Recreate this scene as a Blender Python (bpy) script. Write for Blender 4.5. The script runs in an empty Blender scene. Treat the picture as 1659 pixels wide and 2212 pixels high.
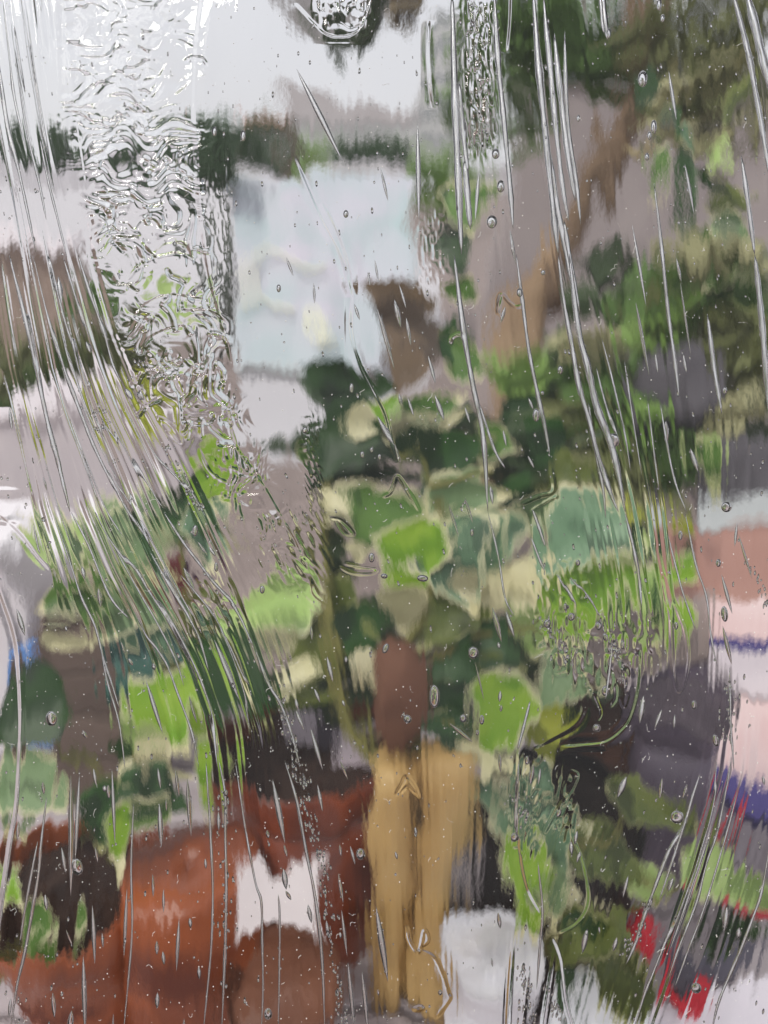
import bpy, math, random
import numpy as np
from mathutils import Vector, Matrix

random.seed(7)
rng = np.random.default_rng(11)
SC = bpy.context.scene
COL = SC.collection

# ------------------------------------------------------------------ camera
PITCH = math.radians(25.0)
CAMZ = 1.6
FPX = 1609.0                      # focal length in units of a 1659 x 2212 picture
CX, CY = 829.5, 1106.0
FWD = Vector((0, math.cos(PITCH), -math.sin(PITCH)))
UPV = Vector((0, math.sin(PITCH), math.cos(PITCH)))
RGT = Vector((1, 0, 0))
CAM = Vector((0, 0, CAMZ))
DG = 0.40                         # distance of the glass from the lens

cam_data = bpy.data.cameras.new('camera')
cam = bpy.data.objects.new('camera', cam_data)
COL.objects.link(cam)
cam.location = CAM
cam.rotation_euler = (math.pi / 2 - PITCH, 0, 0)
cam_data.sensor_fit = 'VERTICAL'
cam_data.sensor_height = 36.0
cam_data.sensor_width = 27.0
cam_data.lens = 36.0 * FPX / 2212.0
cam_data.clip_start = 0.02
cam_data.clip_end = 400.0
cam_data.dof.use_dof = True
cam_data.dof.focus_distance = DG
cam_data.dof.aperture_fstop = 2.8
SC.camera = cam

# ------------------------------------------------------------------ world and sun
SUN_EL, SUN_AZ = math.radians(58), math.radians(-138)   # azimuth from +Y, clockwise
world = bpy.data.worlds.new('World')
SC.world = world
world.use_nodes = True
wn, wl = world.node_tree.nodes, world.node_tree.links
wn.clear()
w_out = wn.new('ShaderNodeOutputWorld')
w_bg = wn.new('ShaderNodeBackground')
w_sky = wn.new('ShaderNodeTexSky')
w_sky.sky_type = 'NISHITA'
w_sky.sun_disc = False
w_sky.sun_elevation = SUN_EL
w_sky.sun_rotation = SUN_AZ
w_sky.dust_density = 3.0
w_mix = wn.new('ShaderNodeMix'); w_mix.data_type = 'RGBA'
w_mix.inputs['Factor'].default_value = 0.86
w_tc = wn.new('ShaderNodeTexCoord')
w_no = wn.new('ShaderNodeTexNoise')
w_no.inputs['Scale'].default_value = 2.2
w_no.inputs['Detail'].default_value = 4.0
w_rmp = wn.new('ShaderNodeValToRGB')
w_rmp.color_ramp.elements[0].position = 0.3
w_rmp.color_ramp.elements[0].color = (0.80, 0.79, 0.84, 1)
w_rmp.color_ramp.elements[1].position = 0.7
w_rmp.color_ramp.elements[1].color = (0.96, 0.95, 0.985, 1)
w_mul = wn.new('ShaderNodeVectorMath'); w_mul.operation = 'SCALE'
w_mul.inputs['Scale'].default_value = 10.5
wl.new(w_tc.outputs['Generated'], w_no.inputs['Vector'])
wl.new(w_no.outputs['Fac'], w_rmp.inputs['Fac'])
wl.new(w_rmp.outputs['Color'], w_mul.inputs[0])
wl.new(w_sky.outputs['Color'], w_mix.inputs[6])
wl.new(w_mul.outputs['Vector'], w_mix.inputs[7])
wl.new(w_mix.outputs[2], w_bg.inputs['Color'])
w_bg.inputs['Strength'].default_value = 0.085
wl.new(w_bg.outputs['Background'], w_out.inputs['Surface'])

sun_d = bpy.data.lights.new('sun', 'SUN')
sun_d.energy = 1.5
sun_d.angle = math.radians(14)
sun_d.color = (1.0, 0.96, 0.90)
sun = bpy.data.objects.new('sun', sun_d)
COL.objects.link(sun)
sdir = Vector((math.sin(SUN_AZ) * math.cos(SUN_EL), math.cos(SUN_AZ) * math.cos(SUN_EL), math.sin(SUN_EL)))
sun.rotation_euler = (-sdir).to_track_quat('-Z', 'Y').to_euler()
sun.location = (-6, -2, 9)

SC.view_settings.view_transform = 'Standard'
SC.view_settings.look = 'None'
SC.view_settings.gamma = 1.0
SC.view_settings.exposure = 0.12
SC.view_settings.use_curve_mapping = False
cy = SC.cycles
cy.max_bounces = 18
cy.transmission_bounces = 18
cy.glossy_bounces = 6
cy.diffuse_bounces = 3
cy.transparent_max_bounces = 8
cy.sample_clamp_indirect = 4.0
cy.caustics_refractive = True
cy.caustics_reflective = True
cy.use_denoising = True


# ------------------------------------------------------------------ helpers
def P(x, y, d):
    """Point of the place seen at (x, y) of a 1659 x 2212 picture, d metres in front of the lens."""
    return CAM + FWD * d + RGT * ((x - CX) / FPX * d) + UPV * (-(y - CY) / FPX * d)


def G(x, y, z=0.0):
    """Point of the horizontal plane at height z seen at (x, y)."""
    r = FWD + RGT * ((x - CX) / FPX) + UPV * (-(y - CY) / FPX)
    return CAM + r * ((z - CAMZ) / r.z)


def link(o, parent=None):
    COL.objects.link(o)
    if parent is not None:
        o.parent = parent
    return o


def mesh_obj(name, verts, faces, mat=None, parent=None, smooth=True, attr=None):
    me = bpy.data.meshes.new(name)
    me.from_pydata([tuple(v) for v in verts], [], faces)
    if smooth:
        me.polygons.foreach_set('use_smooth', [True] * len(me.polygons))
    if attr:
        for k, vals in attr.items():
            a = me.attributes.new(k, 'FLOAT', 'POINT')
            a.data.foreach_set('value', list(vals))
    if mat is not None:
        me.materials.append(mat)
    me.update()
    return link(bpy.data.objects.new(name, me), parent)


def tag(o, label, cat, group=None, kind=None):
    o['label'] = label
    o['category'] = cat
    if group:
        o['group'] = group
    if kind:
        o['kind'] = kind
    return o


def thing(name, loc, label, cat, group=None):
    o = bpy.data.objects.new(name, None)
    o.empty_display_size = 0.05
    link(o)
    o.location = loc
    return tag(o, label, cat, group)


class MB:
    """Collects shapes given in world coordinates into one mesh, relative to the parent's location."""
    def __init__(self):
        self.v, self.f = [], []

    def add(self, vs, fs):
        b = len(self.v)
        self.v += [Vector(v) for v in vs]
        self.f += [tuple(i + b for i in f) for f in fs]
        return self

    def box(self, c, size, rot=None, bevel=0.0):
        sx, sy, sz = [s / 2 for s in size]
        b = min(bevel, sx * .45, sy * .45, sz * .45)
        if b <= 0:
            vs = [Vector((x * sx, y * sy, z * sz)) for x in (-1, 1) for y in (-1, 1) for z in (-1, 1)]
            fs = [(0, 1, 3, 2), (4, 6, 7, 5), (0, 4, 5, 1), (2, 3, 7, 6), (0, 2, 6, 4), (1, 5, 7, 3)]
        else:
            ring = [(sx - b, sy), (-(sx - b), sy), (-sx, sy - b), (-sx, -(sy - b)), (-(sx - b), -sy), (sx - b, -sy), (sx, -(sy - b)), (sx, sy - b)]
            ins = [(sx - 2 * b, sy - b), (-(sx - 2 * b), sy - b), (-(sx - b), sy - 2 * b), (-(sx - b), -(sy - 2 * b)), (-(sx - 2 * b), -(sy - b)), (sx - 2 * b, -(sy - b)), (sx - b, -(sy - 2 * b)), (sx - b, sy - 2 * b)]
            vs = [Vector((x, y, -sz)) for x, y in ins] + [Vector((x, y, -sz + b)) for x, y in ring] + [Vector((x, y, sz - b)) for x, y in ring] + [Vector((x, y, sz)) for x, y in ins]
            fs = [tuple(reversed(range(8)))]
            for k in range(3):
                for i in range(8):
                    j = (i + 1) % 8
                    fs.append((k * 8 + i, k * 8 + j, k * 8 + 8 + j, k * 8 + 8 + i))
            fs.append(tuple(range(24, 32)))
        if rot is not None:
            vs = [rot @ v for v in vs]
        c = Vector(c)
        return self.add([v + c for v in vs], fs)

    def tube(self, pts, radii, n=10, cap=True):
        pts = [Vector(p) for p in pts]
        if not hasattr(radii, '__len__'):
            radii = [radii] * len(pts)
        vs, fs = [], []
        ref = Vector((0.31, 0.11, 0.94))
        for i, p in enumerate(pts):
            t = (pts[min(i + 1, len(pts) - 1)] - pts[max(i - 1, 0)]).normalized()
            a = t.cross(ref)
            if a.length < 1e-3:
                a = t.cross(Vector((1, 0, 0)))
            a.normalize()
            b = t.cross(a)
            for k in range(n):
                an = 2 * math.pi * k / n
                vs.append(p + (a * math.cos(an) + b * math.sin(an)) * radii[i])
        for i in range(len(pts) - 1):
            for k in range(n):
                j = (k + 1) % n
                fs.append((i * n + k, i * n + j, (i + 1) * n + j, (i + 1) * n + k))
        if cap:
            fs.append(tuple(reversed(range(n))))
            fs.append(tuple(range((len(pts) - 1) * n, len(pts) * n)))
        return self.add(vs, fs)

    def lathe(self, base, prof, n=40, axis=None):
        """prof: list of (radius, height)."""
        base = Vector(base)
        rot = Vector((0, 0, 1)).rotation_difference(axis).to_matrix() if axis is not None else Matrix.Identity(3)
        vs, fs = [], []
        for r, h in prof:
            for k in range(n):
                an = 2 * math.pi * k / n
                vs.append(base + rot @ Vector((r * math.cos(an), r * math.sin(an), h)))
        for i in range(len(prof) - 1):
            for k in range(n):
                j = (k + 1) % n
                fs.append((i * n + k, i * n + j, (i + 1) * n + j, (i + 1) * n + k))
        return self.add(vs, fs)

    def build(self, name, mat, parent=None, smooth=True):
        o = Vector(parent.location) if parent is not None else Vector((0, 0, 0))
        return mesh_obj(name, [v - o for v in self.v], self.f, mat, parent, smooth)


def srgb(r, g, b, k=1.0):
    def f(c):
        c /= 255.0
        return (c / 12.92 if c <= 0.04045 else ((c + 0.055) / 1.055) ** 2.4) * k
    return (f(r), f(g), f(b), 1.0)


MATS = {}


def mat(name, c1, c2=None, scale=8.0, rough=0.6, bump=0.15, bscale=None, stretch=(1, 1, 1), spec=0.4, transl=0.0, detail=5.0):
    """A two-tone noise material with fine relief."""
    if name in MATS:
        return MATS[name]
    m = bpy.data.materials.new(name)
    m.use_nodes = True
    n, l = m.node_tree.nodes, m.node_tree.links
    bs = n['Principled BSDF']
    tc = n.new('ShaderNodeTexCoord')
    mp = n.new('ShaderNodeMapping')
    mp.inputs['Scale'].default_value = stretch
    l.new(tc.outputs['Object'], mp.inputs['Vector'])
    no = n.new('ShaderNodeTexNoise')
    no.inputs['Scale'].default_value = scale
    no.inputs['Detail'].default_value = detail
    l.new(mp.outputs['Vector'], no.inputs['Vector'])
    rp = n.new('ShaderNodeValToRGB')
    rp.color_ramp.elements[0].position = 0.32
    rp.color_ramp.elements[1].position = 0.68
    rp.color_ramp.elements[0].color = c1
    rp.color_ramp.elements[1].color = c2 or c1
    l.new(no.outputs['Fac'], rp.inputs['Fac'])
    l.new(rp.outputs['Color'], bs.inputs['Base Color'])
    bs.inputs['Roughness'].default_value = rough
    bs.inputs['Specular IOR Level'].default_value = spec
    if bump:
        nb = n.new('ShaderNodeTexNoise')
        nb.inputs['Scale'].default_value = bscale or scale * 4
        nb.inputs['Detail'].default_value = 4
        l.new(mp.outputs['Vector'], nb.inputs['Vector'])
        bp = n.new('ShaderNodeBump')
        bp.inputs['Strength'].default_value = bump
        bp.inputs['Distance'].default_value = 0.01
        l.new(nb.outputs['Fac'], bp.inputs['Height'])
        l.new(bp.outputs['Normal'], bs.inputs['Normal'])
    if transl > 0:
        tr = n.new('ShaderNodeBsdfTranslucent')
        l.new(rp.outputs['Color'], tr.inputs['Color'])
        mx = n.new('ShaderNodeMixShader')
        mx.inputs['Fac'].default_value = transl
        l.new(bs.outputs['BSDF'], mx.inputs[1])
        l.new(tr.outputs['BSDF'], mx.inputs[2])
        l.new(mx.outputs['Shader'], n['Material Output'].inputs['Surface'])
    MATS[name] = m
    return m


def leaf_mat(name, c, c2, cream, lo=0.70, hi=0.97, splash=.5):
    """Variegated leaf: mottled green blade, pale margin that follows the leaf's own outline."""
    m = mat(name, c, c2, scale=26, rough=0.42, bump=0.25, bscale=60, transl=0.32, spec=0.45)
    n, l = m.node_tree.nodes, m.node_tree.links
    rp = [x for x in n if x.type == 'VALTORGB'][0]
    no = [x for x in n if x.type == 'TEX_NOISE'][0]
    at = n.new('ShaderNodeAttribute'); at.attribute_name = 'rim'
    big = n.new('ShaderNodeTexNoise'); big.inputs['Scale'].default_value = 34
    tcn = [x for x in n if x.type == 'MAPPING'][0]
    l.new(tcn.outputs['Vector'], big.inputs['Vector'])
    ad = n.new('ShaderNodeMath'); ad.operation = 'MULTIPLY_ADD'
    l.new(big.outputs['Fac'], ad.inputs[0]); ad.inputs[1].default_value = 0.55
    l.new(at.outputs['Fac'], ad.inputs[2])
    mr = n.new('ShaderNodeMapRange')
    mr.inputs['From Min'].default_value = lo + 0.27
    mr.inputs['From Max'].default_value = hi + 0.27
    mr.interpolation_type = 'SMOOTHSTEP'
    l.new(ad.outputs['Value'], mr.inputs['Value'])
    mx = n.new('ShaderNodeMix'); mx.data_type = 'RGBA'
    l.new(mr.outputs['Result'], mx.inputs['Factor'])
    l.new(rp.outputs['Color'], mx.inputs[6])
    mx.inputs[7].default_value = cream
    sp = n.new('ShaderNodeTexNoise'); sp.inputs['Scale'].default_value = 15; sp.inputs['Detail'].default_value = 2
    l.new(tcn.outputs['Vector'], sp.inputs['Vector'])
    sm = n.new('ShaderNodeMapRange'); sm.interpolation_type = 'SMOOTHSTEP'
    sm.inputs['From Min'].default_value = .50; sm.inputs['From Max'].default_value = .60
    l.new(sp.outputs['Fac'], sm.inputs['Value'])
    dk = n.new('ShaderNodeMix'); dk.data_type = 'RGBA'
    l.new(sm.outputs['Result'], dk.inputs['Factor'])
    l.new(rp.outputs['Color'], dk.inputs[6])
    dk.inputs[7].default_value = tuple(v * splash for v in c[:3]) + (1,)
    l.new(dk.outputs[2], mx.inputs[6])
    bs = n['Principled BSDF']
    l.new(mx.outputs[2], bs.inputs['Base Color'])
    tr = [x for x in n if x.type == 'BSDF_TRANSLUCENT'][0]
    l.new(mx.outputs[2], tr.inputs['Color'])
    return m


CREAM = srgb(238, 232, 190)
L_DARK = leaf_mat('leaf dark green', srgb(40, 74, 30), srgb(60, 100, 44), srgb(220, 218, 160), 0.86, 1.1)
L_DEEP = leaf_mat('leaf deep green', srgb(32, 60, 24), srgb(50, 82, 34), srgb(120, 140, 80), 0.95, 1.2)
L_MID = leaf_mat('leaf mid green', srgb(80, 118, 48), srgb(106, 142, 66), CREAM, 0.62, 0.84)
L_GREY = leaf_mat('leaf grey green', srgb(116, 144, 98), srgb(146, 172, 126), CREAM, 0.62, 0.84)
L_TEAL = leaf_mat('leaf blue green', srgb(100, 136, 102), srgb(136, 168, 134), CREAM, 0.62, 0.84)
L_LIME = leaf_mat('leaf lime', srgb(124, 172, 34), srgb(158, 192, 62), CREAM, 0.62, 0.84, .8)
L_PALE = leaf_mat('leaf pale lime', srgb(170, 204, 112), srgb(192, 214, 140), CREAM, 0.7, 1.0)
L_YEL = leaf_mat('leaf yellow green', srgb(172, 180, 40), srgb(190, 196, 70), CREAM, 0.85, 1.1)
L_CREAM = leaf_mat('leaf cream', srgb(222, 216, 168), srgb(240, 234, 196), CREAM, 0.7, 1.0)
L_OLIVE = leaf_mat('leaf olive', srgb(92, 106, 46), srgb(120, 130, 62), srgb(210, 208, 150), 0.78, 1.05)
L_BROWN = leaf_mat('leaf withered', srgb(118, 100, 84), srgb(142, 120, 92), srgb(166, 152, 142), 0.9, 1.2)
L_PETROL = leaf_mat('leaf petrol', srgb(48, 92, 84), srgb(100, 140, 128), srgb(190, 200, 170), 0.85, 1.1)
LEAF = dict(D=L_DARK, E=L_DEEP, M=L_MID, G=L_GREY, T=L_TEAL, L=L_LIME, P=L_PALE, Y=L_YEL, C=L_CREAM, O=L_OLIVE, K=L_PETROL, B=L_BROWN)

STEM = mat('green stem', srgb(92, 92, 40), srgb(122, 118, 62), 30, 0.6)
BARK = mat('bark', srgb(96, 78, 62), srgb(128, 106, 84), 30, 0.85, 0.6, stretch=(1, 1, .25))
DBARK = mat('dark bark', srgb(70, 62, 50), srgb(92, 84, 70), 26, 0.85, 0.6, stretch=(1, 1, .3))
SOIL = mat('potting soil', srgb(54, 41, 37), srgb(78, 60, 52), 60, 0.95, 0.9, spec=.1)
TERRA = mat('terracotta', srgb(84, 36, 20), srgb(176, 94, 50), 6.0, 0.3, 0.25, 26, spec=0.5)  # orange patches over dark red put highlights into the clay colour
TERRA_D = mat('dark terracotta', srgb(74, 30, 17), srgb(160, 76, 38), 6.5, 0.28, 0.25, 26, spec=0.5)


# ------------------------------------------------------------------ leaves
IVU = [0, .05, .14, .26, .34, .44, .6, .76, .9, 1]
IVW = [.08, .50, .82, 1.08, .94, .72, .54, .34, .16, .02]


def leaf(parent, bx, by, tx, ty, w, kind, d=0.95, dt=0.0, roll=0.0, curl=0.12, fold=0.18, tooth=0.06, name='leaf', nu=12, nv=6):
    """A leaf from its stalk end (bx, by) to its tip (tx, ty); w = full width in the same units; dt = how much farther the tip is."""
    a, b = P(bx, by, d), P(tx, ty, d + dt)
    ax = b - a
    ln = ax.length
    ax.normalize()
    tocam = (CAM - (a + b) / 2).normalized()
    side = ax.cross(tocam).normalized()
    nrm = side.cross(ax).normalized()
    if roll:
        q = Matrix.Rotation(roll, 3, ax)
        side, nrm = q @ side, q @ nrm
    hw = w / 2 / FPX * d
    vs, rim = [], []
    ph = random.uniform(0, 6)
    for i in range(nu + 1):
        u = i / nu
        prof = float(np.interp(u, IVU, IVW)) * (1 + tooth * math.sin(u * 19 + ph))
        for j in range(nv + 1):
            v = -1 + 2 * j / nv
            z = -fold * hw * (1 - abs(v)) + curl * ln * (-(u - 0.35) ** 2 * 1.6) + 0.05 * hw * math.sin(5 * u + 3 * v + ph)
            back = 0.10 * ln * abs(v) * (1 - u) * (1 if u < .5 else .6)
            vs.append(a + ax * (u * ln - back) + side * (v * prof * hw) + nrm * z)
            e = max(.92 * abs(v) ** 2.3, 1 - min(1, u / 0.10) * 0.9 if u < .1 else 0, (u - 0.62) / 0.26 if u > .62 else 0)
            rim.append(min(1.0, e))
    fs = []
    for i in range(nu):
        for j in range(nv):
            k = i * (nv + 1) + j
            fs.append((k, k + 1, k + nv + 2, k + nv + 1))
    o = Vector(parent.location)
    return mesh_obj(name, [p - o for p in vs], fs, LEAF[kind], parent, True, {'rim': rim})


def stem(parent, pts, r0, r1=None, name='stem', m=None):
    """pts: list of (x, y, d); radii in metres."""
    r1 = r1 or r0 * .7
    w = smooth_path([tuple(P(*p)) for p in pts], 5)
    n = len(w)
    return MB().tube(w, [r0 + (r1 - r0) * i / (n - 1) for i in range(n)], 8).build(name, m or STEM, parent)


def smooth_path(pts, k=6):
    """Catmull-Rom through pts (tuples of any length)."""
    p = np.array(pts, float)
    if len(p) < 3:
        t = np.linspace(0, 1, k + 1)[:, None]
        return list(p[0] * (1 - t) + p[1] * t)
    q = np.vstack([2 * p[0] - p[1], p, 2 * p[-1] - p[-2]])
    out = []
    for i in range(1, len(q) - 2):
        for s in range(k):
            t = s / k
            out.append(0.5 * ((2 * q[i]) + (-q[i - 1] + q[i + 1]) * t + (2 * q[i - 1] - 5 * q[i] + 4 * q[i + 1] - q[i + 2]) * t * t + (-q[i - 1] + 3 * q[i] - 3 * q[i + 1] + q[i + 2]) * t ** 3))
    out.append(p[-1])
    return out


def crown(parent, blobs, n, size, m, name='crown', seed=1, flat=0.0):
    """Many leaf-shaped faces spread through ellipsoids: blobs = (centre, (rx, ry, rz))."""
    r = random.Random(seed)
    vs, fs = [], []
    o = Vector(parent.location)
    wts = [b[1][0] * b[1][1] * b[1][2] for b in blobs]
    for _ in range(n):
        c, rad = r.choices(blobs, wts)[0]
        while True:
            q = Vector((r.uniform(-1, 1), r.uniform(-1, 1), r.uniform(-1, 1)))
            if 0.15 < q.length < 1:
                break
        p = Vector(c) + Vector((q.x * rad[0], q.y * rad[1], q.z * rad[2])) - o
        s = size * r.uniform(.6, 1.4)
        ax = Vector((r.uniform(-1, 1), r.uniform(-1, 1), r.uniform(-1.2, .5))).normalized()
        sd = ax.cross(Vector((r.uniform(-.6, .6), r.uniform(-.9, .3), 1))).normalized()
        up = sd.cross(ax)
        k = len(vs)
        vs += [p, p + ax * s * .45 + sd * s * .3 - up * s * .06, p + ax * s, p + ax * s * .45 - sd * s * .3 - up * s * .06]
        fs += [(k, k + 1, k + 2), (k, k + 2, k + 3)]
    return mesh_obj(name, vs, fs, m, parent, False)


# ================================================================== the setting
def sheet(name, x0, x1, y0, y1, z, m, nx=8, ny=8):
    vs = [(x0 + (x1 - x0) * i / nx, y0 + (y1 - y0) * j / ny, z) for j in range(ny + 1) for i in range(nx + 1)]
    fs = [(j * (nx + 1) + i, j * (nx + 1) + i + 1, (j + 1) * (nx + 1) + i + 1, (j + 1) * (nx + 1) + i) for j in range(ny) for i in range(nx)]
    o = mesh_obj(name, vs, fs, m)
    o['kind'] = 'structure'
    return o


M_GROUND = mat('mauve paving', srgb(124, 111, 106), srgb(152, 138, 133), 3.0, 0.8, 0.3, 40)
M_PLAZA = mat('pale concrete', srgb(186, 183, 186), srgb(204, 201, 204), 0.6, 0.7, 0.1)
sheet('ground', -90, 90, -30, 170, 0.0, M_GROUND)
sheet('forecourt', -40, 0.62, 7.6, 75, 0.006, M_PLAZA)

q4 = [G(500, 800), G(920, 800), G(740, 985), G(600, 1010)]
pp = mesh_obj('pale_path', [(v.x, v.y, .006) for v in q4], [(3, 2, 1, 0)], M_PLAZA)
pp['kind'] = 'structure'

# far building and house roof beyond the hedges
M_FARWALL = mat('far pale render', srgb(196, 198, 196), srgb(208, 208, 208), 0.3, 0.9, 0)
M_FARROOF = mat('far roof', srgb(178, 172, 172), srgb(190, 186, 186), 0.3, 0.9, 0)
M_GLASSD = mat('dark window glass', srgb(120, 128, 132), srgb(140, 146, 150), 1, 0.2, 0)
a = G(955, 400); a = Vector((P(955, 300, 90).x, P(955, 300, 90).y, 0))
bld = thing('office_block', a, 'tall pale rendered block far beyond the hedge, partly hidden by the glass streaks', 'building')
hgt = P(955, 55, 90).z
MB().box(a + Vector((1.2, 5, hgt / 2)), (5.6, 8, hgt)).build('wall', M_FARWALL, bld, False)
for i in range(3):
    for j in range(5):
        MB().box(a + Vector((-0.6 + i * 1.6, 0.985, 4 + j * 3)), (0.9, 0.05, 1.5)).build('window', M_GLASSD, bld, False)
a = Vector((P(790, 300, 70).x, P(790, 300, 70).y, 0))
hou = thing('low_building', a, 'long low grey building with a shallow sloping roof behind the hedge', 'building')
w2 = 150 / FPX * 70
hz = P(790, 262, 70).z
MB().box(a + Vector((0, 5, hz / 2)), (w2 * 2, 7, hz)).build('wall', M_FARWALL, hou, False)
xa, xb, xc = P(620, 0, 70).x, P(745, 0, 70).x, P(935, 0, 70).x
za, zb, zc = P(620, 172, 70).z, P(745, 212, 70).z, P(935, 244, 70).z
vs = [(xa, a.y + 1.2, hz - .1), (xb, a.y + 1.2, hz - .1), (xc, a.y + 1.2, hz - .1), (xa, a.y + 1.4, za), (xb, a.y + 1.4, zb), (xc, a.y + 1.4, zc)]
vs += [(x, y + 6, z) for x, y, z in vs]
MB().add(vs, [(0, 1, 4, 3), (1, 2, 5, 4), (6, 9, 10, 7), (7, 10, 11, 8), (3, 4, 10, 9), (4, 5, 11, 10), (0, 3, 9, 6), (2, 8, 11, 5)]).build('roof', M_FARROOF, hou, False)
M_TILE = mat('red roof tiles', srgb(170, 130, 116), srgb(186, 150, 138), 1, 0.8, 0.2)
a = Vector((P(575, 300, 62).x, P(575, 300, 62).y, 0))
ho2 = thing('cottage', a, 'small cottage whose red tiled roof just shows above the hedge', 'house')
hz = P(575, 292, 62).z
MB().box(a + Vector((0, 3, hz / 2)), (3.2, 4, hz)).build('wall', M_FARWALL, ho2, False)
hr = P(575, 252, 62).z
vs = [(a.x - 1.9, a.y + .8, hz), (a.x + 1.9, a.y + .8, hz), (a.x + 1.9, a.y + 5.2, hz), (a.x - 1.9, a.y + 5.2, hz), (a.x - 1.6, a.y + 3, hr), (a.x + 1.6, a.y + 3, hr)]
MB().add(vs, [(0, 1, 5, 4), (2, 3, 4, 5), (1, 2, 5), (3, 0, 4), (0, 3, 2, 1)]).build('roof', M_TILE, ho2, False)

# hedges and trees at the horizon
F_HEDGE = mat('hedge leaves', srgb(62, 86, 60), srgb(86, 110, 76), 0.4, 0.7, 0, transl=.15)  # greens lightened and greyed: distance haze put into the colour
F_HEDGE2 = mat('bright hedge leaves', srgb(104, 140, 58), srgb(128, 160, 78), 0.4, 0.7, 0, transl=.2)
F_OLIVE = mat('olive leaves', srgb(84, 92, 50), srgb(130, 134, 84), 2.5, 0.6, 0, transl=.2)
F_GREEN = mat('green leaves', srgb(72, 100, 46), srgb(112, 144, 74), 2.5, 0.6, 0, transl=.2)
F_DARK = mat('dark leaves', srgb(44, 60, 32), srgb(72, 90, 54), 3, 0.6, 0, transl=.15)
F_LIME = mat('lime leaves', srgb(104, 136, 60), srgb(136, 166, 86), 3, 0.6, 0, transl=.25)
F_STRAW = mat('straw leaves', srgb(146, 144, 104), srgb(178, 174, 134), 3, 0.7, 0, transl=.2)


def far_bush(name, x0, x1, yt, yb, d, m, label, cat, n=900, size=.5, seed=1, group=None):
    xm = (x0 + x1) / 2
    top, bot = P(xm, yt, d), P(xm, yb, d)
    c = Vector((top.x, bot.y, 0))
    t = thing(name, c, label, cat, group)
    h = top.z
    rx = (x1 - x0) / 2 / FPX * d
    r = random.Random(seed)
    bl = []
    k = max(2, int(rx * 2 / max(h * .5, .1)))
    for i in range(k):
        fx = -1 + 2 * (i + .5) / k
        hh = h * r.uniform(.86, 1.0)
        bl.append((c + Vector((fx * rx * .85, r.uniform(-.2, .2) * h, hh * .55)), (rx / k * 1.35, h * .28, hh * .47)))
    crown(t, bl, n, size, m, 'crown', seed)
    MB().tube([c + Vector((0, 0, -.1)), c + Vector((0, 0, h * .6))], [h * .05, h * .03], 8).build('trunk', BARK, t)
    return t


far_bush('hedge', -60, 250, 256, 380, 55, F_HEDGE, 'dark green hedge at the left end of the horizon', 'hedge', 1500, .8, 3)
far_bush('hedge', 250, 470, 270, 380, 52, F_HEDGE, 'dark hedge seen behind the crinkled band of glass', 'hedge', 1100, .8, 4)
far_bush('hedge', 440, 640, 252, 372, 50, F_HEDGE, 'dark hedge in front of the red tiled cottage roof', 'hedge', 1100, .7, 5)
far_bush('hedge', 712, 930, 284, 378, 48, F_HEDGE, 'dark green hedge under the long low grey building', 'hedge', 1200, .6, 6)
far_bush('bright_bush', 905, 1030, 312, 415, 22, F_HEDGE2, 'bright green bush at the right end of the hedges', 'bush', 700, .3, 7)
far_bush('bright_bush', 640, 705, 268, 340, 40, F_HEDGE2, 'small bright green bush beside the bare dark trunk', 'bush', 300, .4, 8)

a = P(300, 356, 44)
lw = thing('low_wall', (a.x, a.y, 0), 'long low pale wall running in front of the distant hedges', 'wall')
MB().box((-13, a.y, a.z / 2), (62, .4, a.z), None, .02).build('render', M_PLAZA, lw, False)
MB().box((-13, a.y, a.z + .04), (62, .5, .08), None, .02).build('coping', M_PLAZA, lw, False)
c = Vector((P(632, 300, 30).x, P(632, 300, 30).y, 0))
t = thing('bare_tree', c, 'bare dark tree trunk standing between two hedges', 'tree')
MB().tube([c, c + Vector((.05, 0, 1.4)), c + Vector((-.05, 0, P(632, 262, 30).z))], [.36, .27, .2], 10).build('trunk', DBARK, t)
MB().tube([c + Vector((0, 0, 1.7)), c + Vector((-.35, .1, 2.9))], [.14, .07], 8).build('limb', DBARK, t)

# clipped tree on a dark stem, left edge of the small greenhouse
c = Vector((P(478, 640, 7).x, P(478, 640, 7).y, 0))
t = thing('clipped_tree', c, 'small clipped tree with a dark round head on a tall grey-green stem', 'tree')
zt = P(478, 292, 7).z
MB().tube([c, c + Vector((.02, 0, .7)), c + Vector((0, 0, zt - .2))], [.085, .075, .07], 10).build('trunk', mat('mossy bark', srgb(74, 84, 72), srgb(104, 110, 98), 14, .8, .5), t)
crown(t, [(c + Vector((0, 0, zt - .2)), (.27, .27, .3))], 700, .12, F_HEDGE, 'crown', 9)

# ------------------------------------------------------------------ small greenhouse with film cover
M_FILM = mat('milky greenhouse film', srgb(186, 204, 206), srgb(216, 210, 222), 1.6, 0.35, 0.2, 5, transl=.12)
M_ALU = mat('pale metal tube', srgb(208, 206, 204), srgb(222, 220, 216), 12, 0.4, 0.05)
M_HOSE = mat('cream hose', srgb(226, 228, 206), srgb(240, 240, 220), 12, 0.4, 0.05)
D6, D7 = 6.0, 6.9
bl, br_, tl, trr = P(512, 805, D6), P(806, 805, D6), P(500, 372, D7), P(938, 384, D7)
cx, gy = (bl.x + br_.x) / 2, bl.y
gh = thing('small_greenhouse', (cx, gy, 0), 'small pale greenhouse with a sloping milky film front standing on the forecourt', 'greenhouse')
nx, nz = 28, 22
vs, fs = [], []
for j in range(nz + 1):
    for i in range(nx + 1):
        u, v = i / nx, j / nz
        q = (bl * (1 - u) + br_ * u) * (1 - v) + (tl * (1 - u) + trr * u) * v
        vs.append(q + Vector((0, .05 * math.sin(u * math.pi * 3) ** 2 * math.sin(v * 3.1) + .016 * math.sin(v * 9 + u * 7), .02 * math.sin(u * 11 + v * 5))))
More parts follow.
